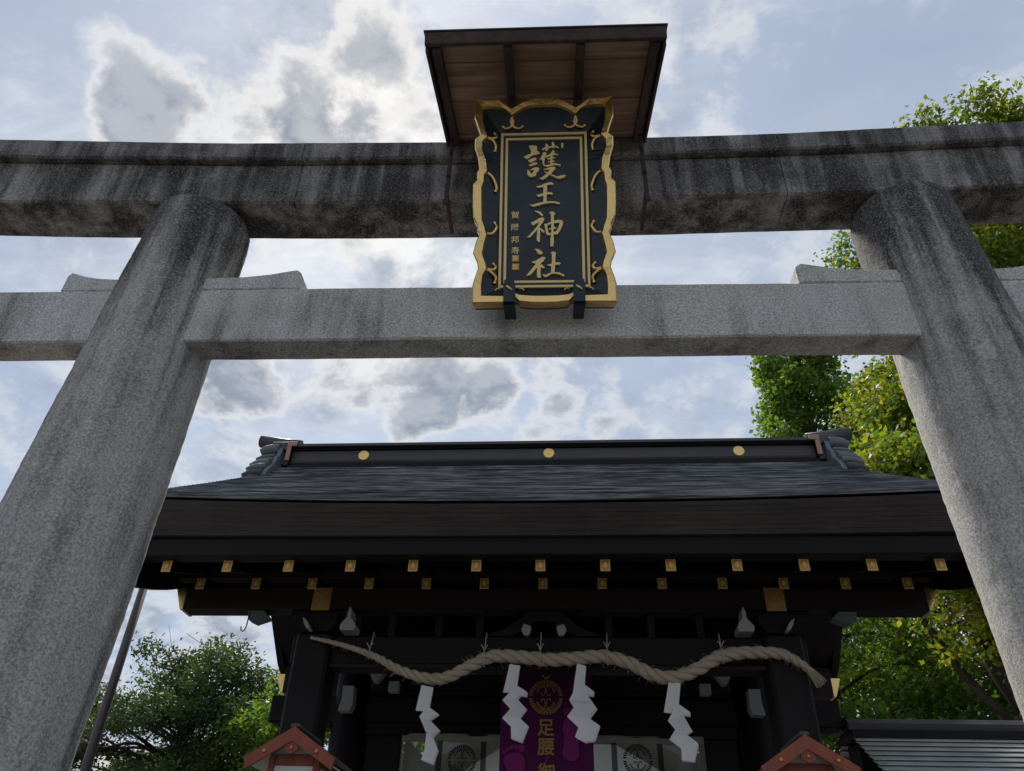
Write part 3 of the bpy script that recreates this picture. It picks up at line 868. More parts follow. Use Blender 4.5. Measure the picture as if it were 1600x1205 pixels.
for ch, (u, v) in zip('賀陽邦寿', FRAME['sig'][:4]):
    glyph(ch, 0.052, M['gold_paint'], panel, (u / 1000.0, 0.0115, v / 1000.0), (R(90), 0, 0), 0.0012, 'small_character', 0.0004)
for (u, v) in FRAME['sig'][4:]:
    m = MB()
    u, v = u / 1000.0, v / 1000.0
    m.box(u - 0.022, u + 0.022, 0.0085, 0.0125, v - 0.023, v + 0.023, 0.002)
    o = m.build('seal', M['gold_dim'], panel)
    k = MB()
    for dx, dz, w, h in ((-0.009, 0.006, 0.004, 0.011), (0.003, 0.009, 0.010, 0.003), (0.006, -0.004, 0.003, 0.012), (-0.006, -0.012, 0.010, 0.003)):
        k.box(u + dx - w, u + dx + w, 0.0070, 0.0084, v + dz - h, v + dz + h)
    k.build('seal_carving', M['gold_paint'], o)
for pts in FRAME['curls']:
    P = smooth_path([(u / 1000.0, v / 1000.0) for u, v in pts], 18)
    for s in (1, -1):
        m = MB()
        nn = len(P)
        rad = [0.0115 - 0.004 * i / nn for i in range(nn)]
        rad[-1] = rad[-2] = 0.0125
        # the curl lies on the sloping flange
        m.tube([(s * u, -0.030 + 0.028 * i / nn, v) for i, (u, v) in enumerate(P)], rad, 7)
        m.build('gilt_curl', M['gold'], plaque)
for s in (-1, 1):
    m = MB()
    X = s * 0.205
    out = [(-0.034, 0.0), (0.034, 0.0), (0.036, 0.10), (0.028, 0.142), (0.0, 0.155), (-0.028, 0.142), (-0.036, 0.10)]
    m.prism([(X + a, c) for a, c in out], -0.080, -0.052, lambda a, c, t: (a, t, c))
    m.box(X - 0.034, X + 0.034, -0.051, 0.135, -0.018, 0.010, 0.004)
    o = m.build('support_bracket', M['navy'], plaque)
    k = MB()
    k.tube([(X - 0.017, -0.085, 0.100), (X, -0.087, 0.085), (X + 0.018, -0.085, 0.072)], [0.005, 0.008, 0.005], 6)
    k.build('gilt_pin', M['gold_paint'], o)
    for t in (-1, 1):
        k = MB()
        k.tube([(X + t * 0.052, -0.040, 0.098), (X + t * 0.072, -0.041, 0.105), (X + t * 0.088, -0.040, 0.092)], 0.005, 6)
        k.build('gilt_curl', M['gold'], plaque)

# ================================================================== gate
GO = (0, 8.9, 0)
gate = thing('shrine_gate', gw(*GO), 'dark timber shrine gate with thick bark eaves and gold rafter caps', 'gate', GR)


def gpart(m, name, mat, parent=None):
    if parent is None:
        return m.build(name, mat, gate, GO)
    return m.build(name, mat, parent, GO)


YR = 8.9
TOPY = [6.0, 6.45, 7.3, 8.0, 8.3, 8.6, 8.9]
TOPZ = [4.655, 4.975, 5.53, 6.0, 6.23, 6.49, 6.78]


def roof_top(y, x):
    yy = y if y <= YR else 2 * YR - y
    z = interp(yy, TOPY, TOPZ)
    k = max(0.0, (YR - yy) / 2.9)
    return z + 0.075 * k * (abs(x) / 3.6) ** 2.2


VX = 3.80
NC = 36
for back in (False, True):
    m = MB()
    ys = np.linspace(6.0, 8.86, NC + 1)
    nx = 40
    vs, fs = [], []
    for i in range(NC):
        y0, y1 = float(ys[i]), float(ys[i + 1])
        for lift, yq in ((0.022, y0), (0.0, y1)):
            for j in range(nx + 1):
                x = -VX + 2 * VX * j / nx
                jit = rng.uniform(-0.004, 0.004)
                yy = yq - (0.012 if lift else 0.0) + jit
                vs.append((x, yy if not back else 2 * YR - yy, roof_top(yq, x) + lift + jit * 0.5))
    for i in range(NC):
        for rr in (0, 1):
            a = (2 * i + rr) * (nx + 1)
            if rr == 1 and i == NC - 1:
                continue
            for j in range(nx):
                fs.append((a + j, a + j + 1, a + nx + 2 + j, a + nx + 1 + j))
    m.add(vs, fs)
    o = gpart(m, 'shingle_courses', M['shingle'])
    o['kind'] = 'stuff'

# thick layered bark edge along the eaves (each layer a little further in)
NL = 7
for back in (False, True):
    for k in range(NL):
        m = MB()
        nx = 40
        vs = []
        for j in range(nx + 1):
            x = -VX + 2 * VX * j / nx
            lift = 0.075 * (abs(x) / 3.6) ** 2.2
            zt = 4.655 + lift - 0.004
            zb = 4.400 + 0.02 * (abs(x) / 3.6) ** 2
            za, zc = zt + (zb - zt) * k / NL, zt + (zb - zt) * (k + 1) / NL - 0.0015
            yf = 5.992 + 0.016 * k + rng.uniform(-0.002, 0.002)
            for y, z in ((yf, za), (yf + 0.0135, zc), (yf + 0.34, zc), (yf + 0.34, za)):
                vs.append((x, y if not back else 2 * YR - y, z))
        fs = []
        for j in range(nx):
            for q in range(4):
                q2 = (q + 1) % 4
                fs.append((j * 4 + q, j * 4 + q2, (j + 1) * 4 + q2, (j + 1) * 4 + q))
        fs += [(0, 1, 2, 3), tuple(nx * 4 + q for q in (3, 2, 1, 0))]
        m.add(vs, fs)
        gpart(m, 'bark_layer', M['bark_edge'])
# verge: thick bark edge down both gables, then the bargeboard and its filling
for s in (-1, 1):
    for back in (False, True):
        ys = np.linspace(6.34, YR, 24)
        m = MB()
        vs, fs = [], []
        for y in ys:
            t = roof_top(float(y), VX)
            Y = float(y) if not back else 2 * YR - float(y)
            for x, z in ((VX, t - 0.004), (VX - 0.02, t - 0.27), (VX - 0.5, t - 0.27), (VX - 0.5, t - 0.02)):
                vs.append((s * x, Y, z))
        for i in range(len(ys) - 1):
            for q in range(4):
                fs.append((i * 4 + q, i * 4 + (q + 1) % 4, (i + 1) * 4 + (q + 1) % 4, (i + 1) * 4 + q))
        fs += [(0, 1, 2, 3), tuple((len(ys) - 1) * 4 + q for q in (3, 2, 1, 0))]
        m.add(vs, fs)
        gpart(m, 'verge_edge', M['bark_edge'])
        lowY = [6.28, 6.40, 6.84, 7.4, 8.0, 8.5, 8.9]
        lowZ = [4.075, 4.045, 4.18, 4.42, 4.90, 5.38, 5.80]
        ys = np.linspace(6.28, YR, 22)
        m = MB()
        vs, fs = [], []
        for y in ys:
            zl = interp(float(y), lowY, lowZ) + (0.06 if back else 0.0)
            zt = roof_top(float(y), VX) - 0.275
            Y = float(y) if not back else 2 * YR - float(y)
            zt = max(zl + 0.1, zt)
            for x, z in ((3.745, zt), (3.745, zl), (3.655, zl), (3.655, zt)):
                vs.append((s * x, Y, z))
        for i in range(len(ys) - 1):
            for q in range(4):
                fs.append((i * 4 + q, i * 4 + (q + 1) % 4, (i + 1) * 4 + (q + 1) % 4, (i + 1) * 4 + q))
        fs += [(0, 1, 2, 3), tuple((len(ys) - 1) * 4 + q for q in (3, 2, 1, 0))]
        m.add(vs, fs)
        gpart(m, 'bargeboard', M['lacquer_y'])

# eave boards
for back in (False, True):
    fy = (lambda y: y) if not back else (lambda y: 2 * YR - y)
    m = MB()
    ya, yb = sorted((fy(6.135), fy(6.30)))
    m.box(-3.70, 3.70, ya, yb, 4.235, 4.396, 0.006)
    gpart(m, 'eave_board', M['lacquer'])
    m = MB()                                            # soffit above the flying rafters
    nx = 2
    pr = [(6.20, 4.236), (7.40, 4.668), (7.40, 4.70), (6.20, 4.268)]
    m.prism([(fy(a), c) for a, c in pr], -3.65, 3.65, lambda a, c, t: (t, a, c))
    gpart(m, 'soffit_board', M['red_brown'])
    pr = [(6.98, 4.352), (8.9, 5.216), (8.9, 5.25), (6.98, 4.386)]
    m = MB()
    m.prism([(fy(a), c) for a, c in pr], -3.64, 3.64, lambda a, c, t: (t, a, c))
    gpart(m, 'soffit_board', M['lacquer'])
    m = MB()
    ya, yb = sorted((fy(6.97), fy(7.10)))
    m.box(-3.65, 3.65, ya, yb, 4.352, 4.515, 0.004)
    gpart(m, 'flying_rafter_rail', M['red_brown'])

for y in (7.3, 10.5):
    m = MB()
    m.box(-3.64, 3.64, y - 0.05, y + 0.05, 4.349, 4.492 if y < 8 else 4.50, 0.003)
    gpart(m, 'purlin_packing', M['lacquer'])

# rafters in two tiers, each with a gilt end cap
S = 0.56


def rafter_mesh(y0, z0, slope, length):
    a = math.atan(slope)
    m = MB()
    m.box(-0.038, 0.038, 0.0, length, -0.047, 0.047, 0.003, xf=lambda q: (q[0], q[1] * math.cos(a) - q[2] * math.sin(a) * 0 , q[2] + q[1] * math.sin(a)))
    return m.mesh('rafter')


def cap_mesh():
    m = MB()
    m.box(-0.042, 0.042, -0.012, -0.0005, -0.052, 0.052, 0.002)
    m.box(-0.034, 0.034, -0.0135, -0.0115, -0.043, 0.043, 0.0005)
    m.prism([(0, 0.033), (0.016, 0.01), (0.019, -0.01), (0.0, -0.03), (-0.019, -0.01), (-0.016, 0.01)], -0.0137, -0.019, lambda a, c, t: (a, t, c))
    m.prism([(0.008 * math.cos(q), 0.008 * math.sin(q) - 0.004) for q in np.linspace(0, 2 * math.pi, 9)[:-1]], -0.0188, -0.023, lambda a, c, t: (a, t, c))
    me = m.mesh('rafter_cap')
    me.materials.append(M['gold_cap'])
    me.materials.append(M['gold_dim'])
    for k_ in range(26, 52):                         # engraved field inside the bright border
        me.polygons[k_].material_index = 1
    return me


cm = cap_mesh()
for (y0, z0, sl, ln) in ((6.26, 4.183, 0.36, 1.2), (6.95, 4.288, 0.45, 2.1)):
    rm = rafter_mesh(y0, z0, sl, ln)
    rm.materials.append(M['lacquer_y'])
    for k in range(-6, 7):
        o = link('rafter', rm, gate, (k * S, y0 - YR, z0))
        c = link('rafter_cap', cm, o, (0, 0, 0))

# purlins with gilt end caps
for y in (7.3, 10.5):
    m = MB()
    m.box(-3.62, 3.62, y - 0.11, y + 0.11, 4.126, 4.345, 0.008)
    pu = gpart(m, 'purlin', M['red_brown'])
    for s in (-1, 1):
        m = MB()
        pr = [(3.60, 4.121), (3.605, 4.348), (3.72, 4.348), (3.69, 4.265), (3.63, 4.121)]
        m.prism([(s * a, c) for a, c in pr], y - 0.114, y + 0.114, lambda a, c, t: (a, t, c))
        gpart(m, 'purlin_cap', M['gold'], pu)
    if y < 8:
        for s in (-1, 1):
            m = MB()
            m.box(s * 2.2 - 0.092, s * 2.2 + 0.092, y - 0.122, y - 0.108, 4.108, 4.322, 0.002)
            m.box(s * 2.2 - 0.075, s * 2.2 + 0.075, y - 0.126, y - 0.121, 4.126, 4.304, 0.001)
            pl_ = gpart(m, 'gilt_plate', M['gold_dim'], pu)
            m = MB()
            for rr, w in ((0.045, 0.008), (0.020, 0.006)):
                pts = [(s * 2.2 + rr * math.cos(q), y - 0.130, 4.222 + rr * math.sin(q)) for q in np.linspace(0, 2 * math.pi, 17)]
                m.tube(pts, w * 0.6, 5, cap=False)
            for dx, dz in ((-0.05, -0.07), (0.05, -0.07), (-0.05, 0.06), (0.05, 0.06)):
                m.tube([(s * 2.2 + dx - 0.016, y - 0.128, 4.219 + dz), (s * 2.2 + dx, y - 0.131, 4.229 + dz), (s * 2.2 + dx + 0.016, y - 0.128, 4.219 + dz)], 0.005, 5)
            m.box(s * 2.2 - 0.098, s * 2.2 + 0.098, y - 0.132, y - 0.1085, 4.3225, 4.334, 0.001)
            gpart(m, 'plate_relief', M['gold_dim'], pu)

# posts, beams and brackets
for s in (-1, 1):
    for y, w in ((7.3, 0.17), (8.9, 0.21), (10.5, 0.17)):
        m = MB()
        if y == 8.9:
            m.lathe([(w, 0.14), (w, 4.0)], s * 2.2, y, 24)
        else:
            m.box(s * 2.2 - w, s * 2.2 + w, y - w, y + w, 0.14, 3.88 if y != 8.9 else 4.0, 0.025)
        po = gpart(m, 'post', M['lacquer_z'])
        m = MB()
        m.box(s * 2.2 - 0.32, s * 2.2 + 0.32, y - 0.32, y + 0.32, 0.0, 0.15, 0.02)
        gpart(m, 'base_stone', M['stone'], po)
        m = MB()                                     # bearing block under the purlin
        pr = [(-0.13, 3.885), (0.13, 3.885), (0.20, 3.97), (0.20, 4.06), (-0.20, 4.06), (-0.20, 3.97)]
        if y != 8.9:
            m.prism([(s * 2.2 + a, c) for a, c in pr], y - 0.17, y + 0.17, lambda a, c, t: (a, t, c))
            m.box(s * 2.2 - 0.30, s * 2.2 + 0.30, y - 0.075, y + 0.075, 4.062, 4.124, 0.008)
            gpart(m, 'bracket_block', M['lacquer'], po)
for y in (7.3, 10.5):
    m = MB()
    m.box(-2.42, 2.42, y - 0.09, y + 0.09, 3.605, 3.868, 0.012)
    hb = gpart(m, 'head_beam', M['lacquer'])
    m = MB()
    m.box(-2.02, 2.02, y - 0.12, y + 0.10, 3.565, 3.603, 0.004)
    gpart(m, 'beam_moulding', M['red_brown'], hb)
m = MB()
m.box(-3.12, 3.12, 8.80, 9.0, 3.42, 3.70, 0.012)
for s in (-1, 1):
    m.prism([(s * 2.40, 3.419), (s * 3.10, 3.419), (s * 2.95, 3.36), (s * 2.40, 3.36)], 8.802, 8.998, lambda a, c, t: (a, t, c))
tb = gpart(m, 'tie_beam', M['lacquer'])
m = MB()
m.box(-2.0, 2.0, 8.765, 8.798, 3.715, 3.745, 0.004)
gpart(m, 'beam_moulding', M['red_brown'], tb)
m = MB()
m.box(-2.42, 2.42, 8.74, 9.06, 4.0, 4.36, 0.02)
gpart(m, 'main_beam', M['lacquer'])
for k in range(12):                                  # boarded transom
    x0 = -2.0 + 4.0 * k / 12
    m = MB()
    m.box(x0 + 0.002, x0 + 4.0 / 12 - 0.002, 8.86, 8.90, 3.702, 3.998, 0.003)
    gpart(m, 'transom_board', M['lacquer_z'])
for k in range(10):
    x0 = -2.25 + 4.5 * k / 10
    m = MB()
    m.box(x0 + 0.002, x0 + 0.45 - 0.002, 8.87, 8.90, 4.362, 5.17, 0.003)
    gpart(m, 'gable_board', M['lacquer_z'])
m = MB()
m.box(-2.0, 2.0, 8.80, 8.99, 3.30, 3.418, 0.006)
gpart(m, 'lintel', M['lacquer'])
for s in (-1, 1):
    m = MB()
    m.box(min(s * 1.60, s * 1.99), max(s * 1.60, s * 1.99), 8.83, 8.97, 0.14, 3.298, 0.01)
    gpart(m, 'jamb', M['lacquer_z'])
    m = MB()
    m.box(s * 1.56 - 0.03, s * 1.56 + 0.03, 9.02, 10.35, 0.16, 3.28, 0.006)
    dl = gpart(m, 'door_leaf', M['lacquer_z'])
    for yy in (9.05, 9.15):
        m = MB()
        m.box(s * 1.60 - 0.008, s * 1.60 + 0.008, yy, yy + 0.015, 0.3, 3.25, 0.002)
        gpart(m, 'edge_trim', M['iron'], dl)
# side tie rails between posts
for s in (-1, 1):
    for z in (4.06,):
        m = MB()
        m.box(s * 2.2 - 0.07, s * 2.2 + 0.07, 7.48, 8.68, z - 0.10, z + 0.06, 0.01)
        gpart(m, 'side_rail', M['lacquer_y'])
        m = MB()
        m.box(s * 2.2 - 0.07, s * 2.2 + 0.07, 9.12, 10.32, z - 0.10, z + 0.06, 0.01)
        gpart(m, 'side_rail', M['lacquer_y'])
# frog-leg struts and little struts over the head beam
m = MB()
leg = [(0.0, 4.12), (0.16, 4.12), (0.22, 4.06), (0.36, 3.96), (0.56, 3.885), (0.30, 3.885), (0.17, 3.95), (0.10, 4.02), (0.0, 4.03)]
for s in (-1, 1):
    m.prism([(s * a, c) for a, c in leg], 7.24 + 0.002 * s, 7.34 + 0.002 * s, lambda a, c, t: (a, t, c))
fl = gpart(m, 'frog_leg_strut', M['lacquer'])
for s in (-1, 1):
    m = MB()
    tip = [(0.12, 3.96), (0.19, 3.985), (0.215, 3.93), (0.19, 3.88), (0.15, 3.872), (0.13, 3.90)]
    m.prism([(s * a, c) for a, c in tip], 7.19, 7.238, lambda a, c, t: (a, t, c))
    gpart(m, 'white_tip', M['white_tip'], fl)
    for x in (1.48, 1.02, 0.62):
        m = MB()
        m.box(s * x - 0.035, s * x + 0.035, 7.25, 7.33, 3.87, 4.124, 0.006)
        gpart(m, 'strut', M['lacquer_z'])
    m = MB()
    m.box(min(s * 0.58, s * 1.52), max(s * 0.58, s * 1.52), 7.18, 7.24, 4.092, 4.1235, 0.004)
    gpart(m, 'rail_moulding', M['red_brown'])
    # carved nosings with white painted ends
    m = MB()
    drop = [(-0.085, 3.875), (0.085, 3.875), (0.10, 3.93), (0.06, 3.985), (0.022, 4.03), (0.022, 4.12), (-0.004, 4.17), (-0.022, 4.11), (-0.025, 4.03), (-0.075, 3.975), (-0.10, 3.92)]
    m.prism([(s * 1.86 + a * 0.78, 3.872 + (c - 3.872) * 0.78) for a, c in drop], 7.05, 7.238, lambda a, c, t: (a, t, c))
    gpart(m, 'carved_nosing', M['white_tip'])
    m = MB()
    sl = [(0.0, 3.985), (0.035, 3.965), (0.075, 3.91), (0.085, 3.872), (0.05, 3.885), (0.02, 3.93)]
    m.prism([(s * (2.30 - a), c) for a, c in sl], 7.02, 7.128, lambda a, c, t: (a, t, c))
    gpart(m, 'carved_nosing', M['white_tip'])
    m = MB()
    tg = [(-0.062, 3.745), (0.062, 3.745), (0.058, 3.60), (0.078, 3.50), (0.075, 3.485), (-0.045, 3.49), (-0.072, 3.55)]
    m.prism([(s * 2.19 - s * a * -1, c) for a, c in tg], 8.55, 8.70, lambda a, c, t: (a, t, c))
    gpart(m, 'white_beam_end', M['white_tip'])
    m = MB()
    tri = [(-0.125, 3.905), (0.115, 3.905), (0.03, 3.76), (-0.02, 3.755), (-0.06, 3.82)]
    m.prism([(s * (1.86 + a), c) for a, c in tri], 8.40, 8.52, lambda a, c, t: (a, t, c))
    gpart(m, 'white_beam_end', M['white_tip'])
    m = MB()
    m.box(s * 1.66 - 0.055, s * 1.66 + 0.055, 8.42, 8.52, 3.655, 3.765, 0.006)
    gpart(m, 'white_beam_end', M['white_tip'])
    m = MB()                                         # arm carrying those two painted ends
    m.box(min(s * 1.60, s * 1.93), max(s * 1.60, s * 1.93), 8.522, 8.80, 3.70, 3.90, 0.01)
    gpart(m, 'bracket_arm', M['lacquer'])
    m = MB()
    m.box(min(s * 2.13, s * 2.26), max(s * 2.13, s * 2.26), 8.702, 8.80, 3.50, 3.74, 0.006)
    gpart(m, 'bracket_arm', M['lacquer'])
    # little corbel and hook under the purlin end
    m = MB()
    m.prism([(s * 2.95, 4.124), (s * 2.78, 4.124), (s * 2.72, 4.06), (s * 2.86, 4.01), (s * 2.93, 4.04)], 7.24, 7.36, lambda a, c, t: (a, t, c))
    co_ = gpart(m, 'corbel', M['patina'])
    if s < 0:
        m = MB()
        m.tube([(s * 2.925, 7.235, 4.10), (s * 2.925, 7.235, 3.98), (s * 2.935, 7.235, 3.93), (s * 2.955, 7.235, 3.915), (s * 2.975, 7.235, 3.93), (s * 2.978, 7.235, 3.965)], 0.006, 6)
        gpart(m, 'hook', M['iron'], co_)

# ridge
m = MB()
m.box(-3.42, 3.42, 8.62, 9.18, 6.40, 6.620, 0.008)
gpart(m, 'ridge_base', M['lacquer'])
m = MB()
m.box(-3.46, 3.46, 8.66, 9.14, 6.622, 6.672, 0.006)
gpart(m, 'ridge_moulding', M['bark_edge'])
m = MB()
m.box(-3.48, 3.48, 8.70, 9.10, 6.674, 6.845, 0.006)
rb = gpart(m, 'ridge_box', M['copper_dark'])
m = MB()
m.box(-3.49, 3.49, 8.67, 9.13, 6.847, 6.872, 0.005)
gpart(m, 'ridge_moulding', M['lacquer'])
m = MB()
pr = [(8.62, 6.876), (8.62, 6.915), (8.74, 6.945), (8.9, 6.955), (9.06, 6.945), (9.18, 6.915), (9.18, 6.876)]
m.prism(pr, -3.50, 3.50, lambda a, c, t: (t, a, c))
gpart(m, 'ridge_cap', M['copper_dark'])
for x in (-2.53, 0.02, 2.55):                        # gilt chrysanthemum crests
    m = MB()
    for q in range(16):
        a = 2 * math.pi * q / 16
        pet = [(0.018, -0.008), (0.055, -0.013), (0.070, -0.009), (0.075, 0.0), (0.070, 0.009), (0.055, 0.013), (0.018, 0.008)]
        pts = [(u * math.cos(a) - v * math.sin(a), u * math.sin(a) + v * math.cos(a)) for u, v in pet]
        m.prism([(x * 0.98 + u, 6.762 + v) for u, v in pts], 8.685 - 0.001 * (q % 2), 8.6995, lambda a_, c, t: (a_, t, c))
    m.prism([(x * 0.98 + 0.02 * math.cos(q), 6.762 + 0.02 * math.sin(q)) for q in np.linspace(0, 2 * math.pi, 13)[:-1]], 8.680, 8.6995, lambda a_, c, t: (a_, t, c))
    gpart(m, 'gilt_crest', M['gold'], rb)
for s in (-1, 1):
    # end block of the ridge, stepped boards
    m = MB()
    for k, (z0, z1, y_) in enumerate(((6.60, 6.73, 0.26), (6.732, 6.83, 0.23), (6.832, 6.96, 0.27))):
        m.box(min(s * 3.502, s * (3.80 - 0.02 * k)), max(s * 3.502, s * (3.80 - 0.02 * k)), 8.9 - y_, 8.9 + y_, z0, z1, 0.008)
    gpart(m, 'ridge_end_block', M['copper_dark'])
    m = MB()
    m.box(min(s * 3.47, s * 3.53), max(s * 3.47, s * 3.53), 8.60, 8.625, 6.65, 6.92, 0.003)
    m.box(min(s * 3.40, s * 3.53), max(s * 3.40, s * 3.53), 8.595, 8.617, 6.87, 6.94, 0.003)
    gpart(m, 'copper_flashing', M['copper_new'])
    m = MB()
    m.tube([(s * 3.46, 8.9, 7.05), (s * 3.75, 8.9, 7.085), (s * 4.05, 8.9, 7.135)], [0.082, 0.084, 0.09], 20)
    gpart(m, 'ridge_roll', M['copper_dark'])
    # fins of patinated copper running down the verge in front of the ridge end
    m = MB()
    fin = [(8.86, 6.98), (8.70, 6.985), (8.60, 6.93), (8.57, 6.80), (8.50, 6.72), (8.46, 6.60), (8.36, 6.50), (8.28, 6.40), (8.22, 6.26), (8.50, 6.46), (8.86, 6.80)]
    m.prism([(a, c - 0.085) for a, c in fin], s * 3.58, s * 3.64, lambda a, c, t: (t, a, c))
    fo = gpart(m, 'verge_fin', M['patina'])
    for q, (a, c, w, h) in enumerate(((8.66, 6.93, 0.16, 0.085), (8.55, 6.77, 0.05, 0.03), (8.50, 6.69, 0.055, 0.03), (8.44, 6.60, 0.075, 0.055), (8.36, 6.50, 0.06, 0.05), (8.29, 6.37, 0.055, 0.055))):
        m = MB()
        c -= 0.085
        m.tube([(s * 3.642, a, c), (s * 3.74, a, c - 0.004), (s * 3.82, a, c - 0.02), (s * 3.89, a, c - 0.055)], [h, h, h * 0.96, h * 0.8], 12)
        gpart(m, 'fin_roll', M['patina'] if q < 5 else M['copper_dark'], fo)

# ================================================================== straw rope
ROPE = [(-2.27, 3.874, 0.020), (-1.93, 3.80, 0.030), (-1.62, 3.70, 0.040), (-1.36, 3.575, 0.052), (-1.10, 3.500, 0.062), (-0.90, 3.510, 0.066),
        (-0.68, 3.62, 0.070), (-0.47, 3.705, 0.074), (-0.17, 3.695, 0.076), (0.06, 3.675, 0.076), (0.30, 3.69, 0.075), (0.57, 3.71, 0.074),
        (0.80, 3.65, 0.074), (1.00, 3.55, 0.074), (1.20, 3.525, 0.074), (1.42, 3.60, 0.074), (1.63, 3.71, 0.074), (1.86, 3.75, 0.072), (2.18, 3.745, 0.064), (2.34, 3.67, 0.050), (2.45, 3.575, 0.040)]
RY = 7.08
ro = gw(0, RY, 3.4)
rope = thing('straw_rope', ro, 'thick twisted straw rope swagged across the dark gate, thinner at one end', 'rope', GR)
RO = (0, RY, 3.4)
NP = 260
rp = [(a * 0.972, 1.6 + (c - 1.6) * 0.972, w * 0.78) for a, c, w in smooth_path(ROPE, NP)]
arc, ph = 0.0, []
for i, q in enumerate(rp):
    if i:
        arc += math.hypot(q[0] - rp[i - 1][0], q[1] - rp[i - 1][1]) / (6.4 * max(q[2], 0.028))
    ph.append(arc * 2 * math.pi)
for st in range(3):
    path_, rad_ = [], []
    for i, (x, z, r_) in enumerate(rp):
        a_ = rp[min(i + 1, NP)]
        b_ = rp[max(i - 1, 0)]
        tx, tz = a_[0] - b_[0], a_[1] - b_[1]
        l_ = math.hypot(tx, tz)
        nx_, nz_ = -tz / l_, tx / l_
        an = -ph[i] + st * 2 * math.pi / 3
        off = r_ * 0.50
        path_.append((x + nx_ * off * math.cos(an), RY + off * math.sin(an), z + nz_ * off * math.cos(an)))
        rad_.append(r_ * 0.56)
    m = MB()
    m.tube(path_, rad_, 9)
    m.build('strand', M['rope'], rope, RO)
m = MB()                                             # frayed cut end
for k in range(46):                                  # (in the same scaled frame as the strands)
    a = rng.uniform(0, 2 * math.pi)
    r_ = rng.uniform(0.0, 0.042)
    sx, sy = r_ * math.cos(a), r_ * math.sin(a)
    L = rng.uniform(0.07, 0.12)
    m.tube([(2.372 + sx * 0.6, RY + sy * 0.8, 3.53 + sx * 0.4), (2.405 + sx * 1.2 + L * 0.35, RY + sy * 1.4, 3.505 + sx * 0.7 - L * 0.8)], [0.006, 0.004], 4, smooth=False)
m.build('frayed_end', M['rope'], rope, RO)
for (x, z, r_) in ((-1.67, 3.715, 0.040), (-0.56, 3.675, 0.073), (-0.03, 3.685, 0.076), (0.60, 3.705, 0.074), (1.66, 3.72, 0.074)):
    x, z, r_ = x * 0.972, 1.6 + (z - 1.6) * 0.972, r_ * 0.78
    m = MB()
    pts = [(x + 0.006 * math.sin(3 * q), RY + (r_ + 0.010) * math.cos(q), z + (r_ + 0.010) * math.sin(q)) for q in np.linspace(0, 2 * math.pi, 15)]
    m.tube(pts, 0.005, 5, cap=False)
    top_z = 3.90
    m.tube([(x, RY + 0.0, z + r_), (x + 0.006, RY + 0.05, top_z - 0.02), (x + 0.01, 7.205, top_z - 0.05)], 0.005, 5)
    for q in (-1, 1):
        m.tube([(x, RY, z + r_ + 0.01), (x + q * 0.012, RY - 0.02, z + r_ + 0.045), (x + q * 0.03, RY - 0.025, z + r_ + 0.07)], 0.0045, 5)
    m.build('tie_string', M['string'], rope, RO)

m = MB()                                             # loose straws standing off the rope
for k in range(520):
    i = rng.randrange(6, NP - 2)
    x, z, r_ = rp[i]
    a = rng.uniform(0, 2 * math.pi)
    tx, tz = rp[i + 1][0] - x, rp[i + 1][1] - z
    l_ = math.hypot(tx, tz)
    tx, tz = tx / l_, tz / l_
    q0 = Vector((x - tz * math.cos(a) * r_, RY + math.sin(a) * r_, z + tx * math.cos(a) * r_))
    L = rng.uniform(0.02, 0.055)
    d = Vector((tx * rng.choice((-1, 1)) + rng.uniform(-.5, .5), math.sin(a) * 0.35, tz + math.cos(a) * 0.5 + rng.uniform(-.5, .3)))
    d.normalize()
    m.tube([tuple(q0), tuple(q0 + d * L * 0.5), tuple(q0 + d * L + Vector((0, 0, -0.006)))], [0.0016, 0.0013, 0.0008], 3, cap=False)
o = m.build('loose_straws', M['rope'], rope, RO)
o['kind'] = 'stuff'

# ================================================================== folded paper streamers
def streamer(cx, ztop, polys, label):
    """polys: folds as outlines in millimetres, x to the right of cx and z down from ztop."""
    o = gw(cx, RY, ztop)
    m = MB()
    for layer in (0, 1):
        for i, pts in enumerate(polys):
            ys = [p_[1] for p_ in pts]
            y0, y1 = min(ys), max(ys)
            vs, n_ = [], len(pts)
            for t in (0.0, 0.0012):
                for (a, c) in pts:
                    tilt = ((c - y0) / (y1 - y0) - 0.5) * (0.05 if i % 2 == 0 else -0.05)
                    vs.append((cx + (a + layer * (9 if i else 0)) / 1000.0, RY - 0.004 * i + tilt + t + layer * 0.016, ztop - (c + layer * (6 if i else 0)) / 1000.0))
            fs = [list(range(n_)), [n_ + q for q in reversed(range(n_))]] + [[q, (q + 1) % n_, n_ + (q + 1) % n_, n_ + q] for q in range(n_)]
            m.add(vs, fs)
    me = m.mesh('paper_streamer', (cx, RY, ztop))
    me.materials.append(M['paper'])
    ob = link('paper_streamer', me, None, o)
    ob.rotation_euler = (0, 0, GR)
    return tag(ob, label, 'paper streamer', 'white paper streamers hanging from the rope')


for cx, ztop, polys, lab in STREAMERS:
    streamer(cx, ztop, polys, lab)


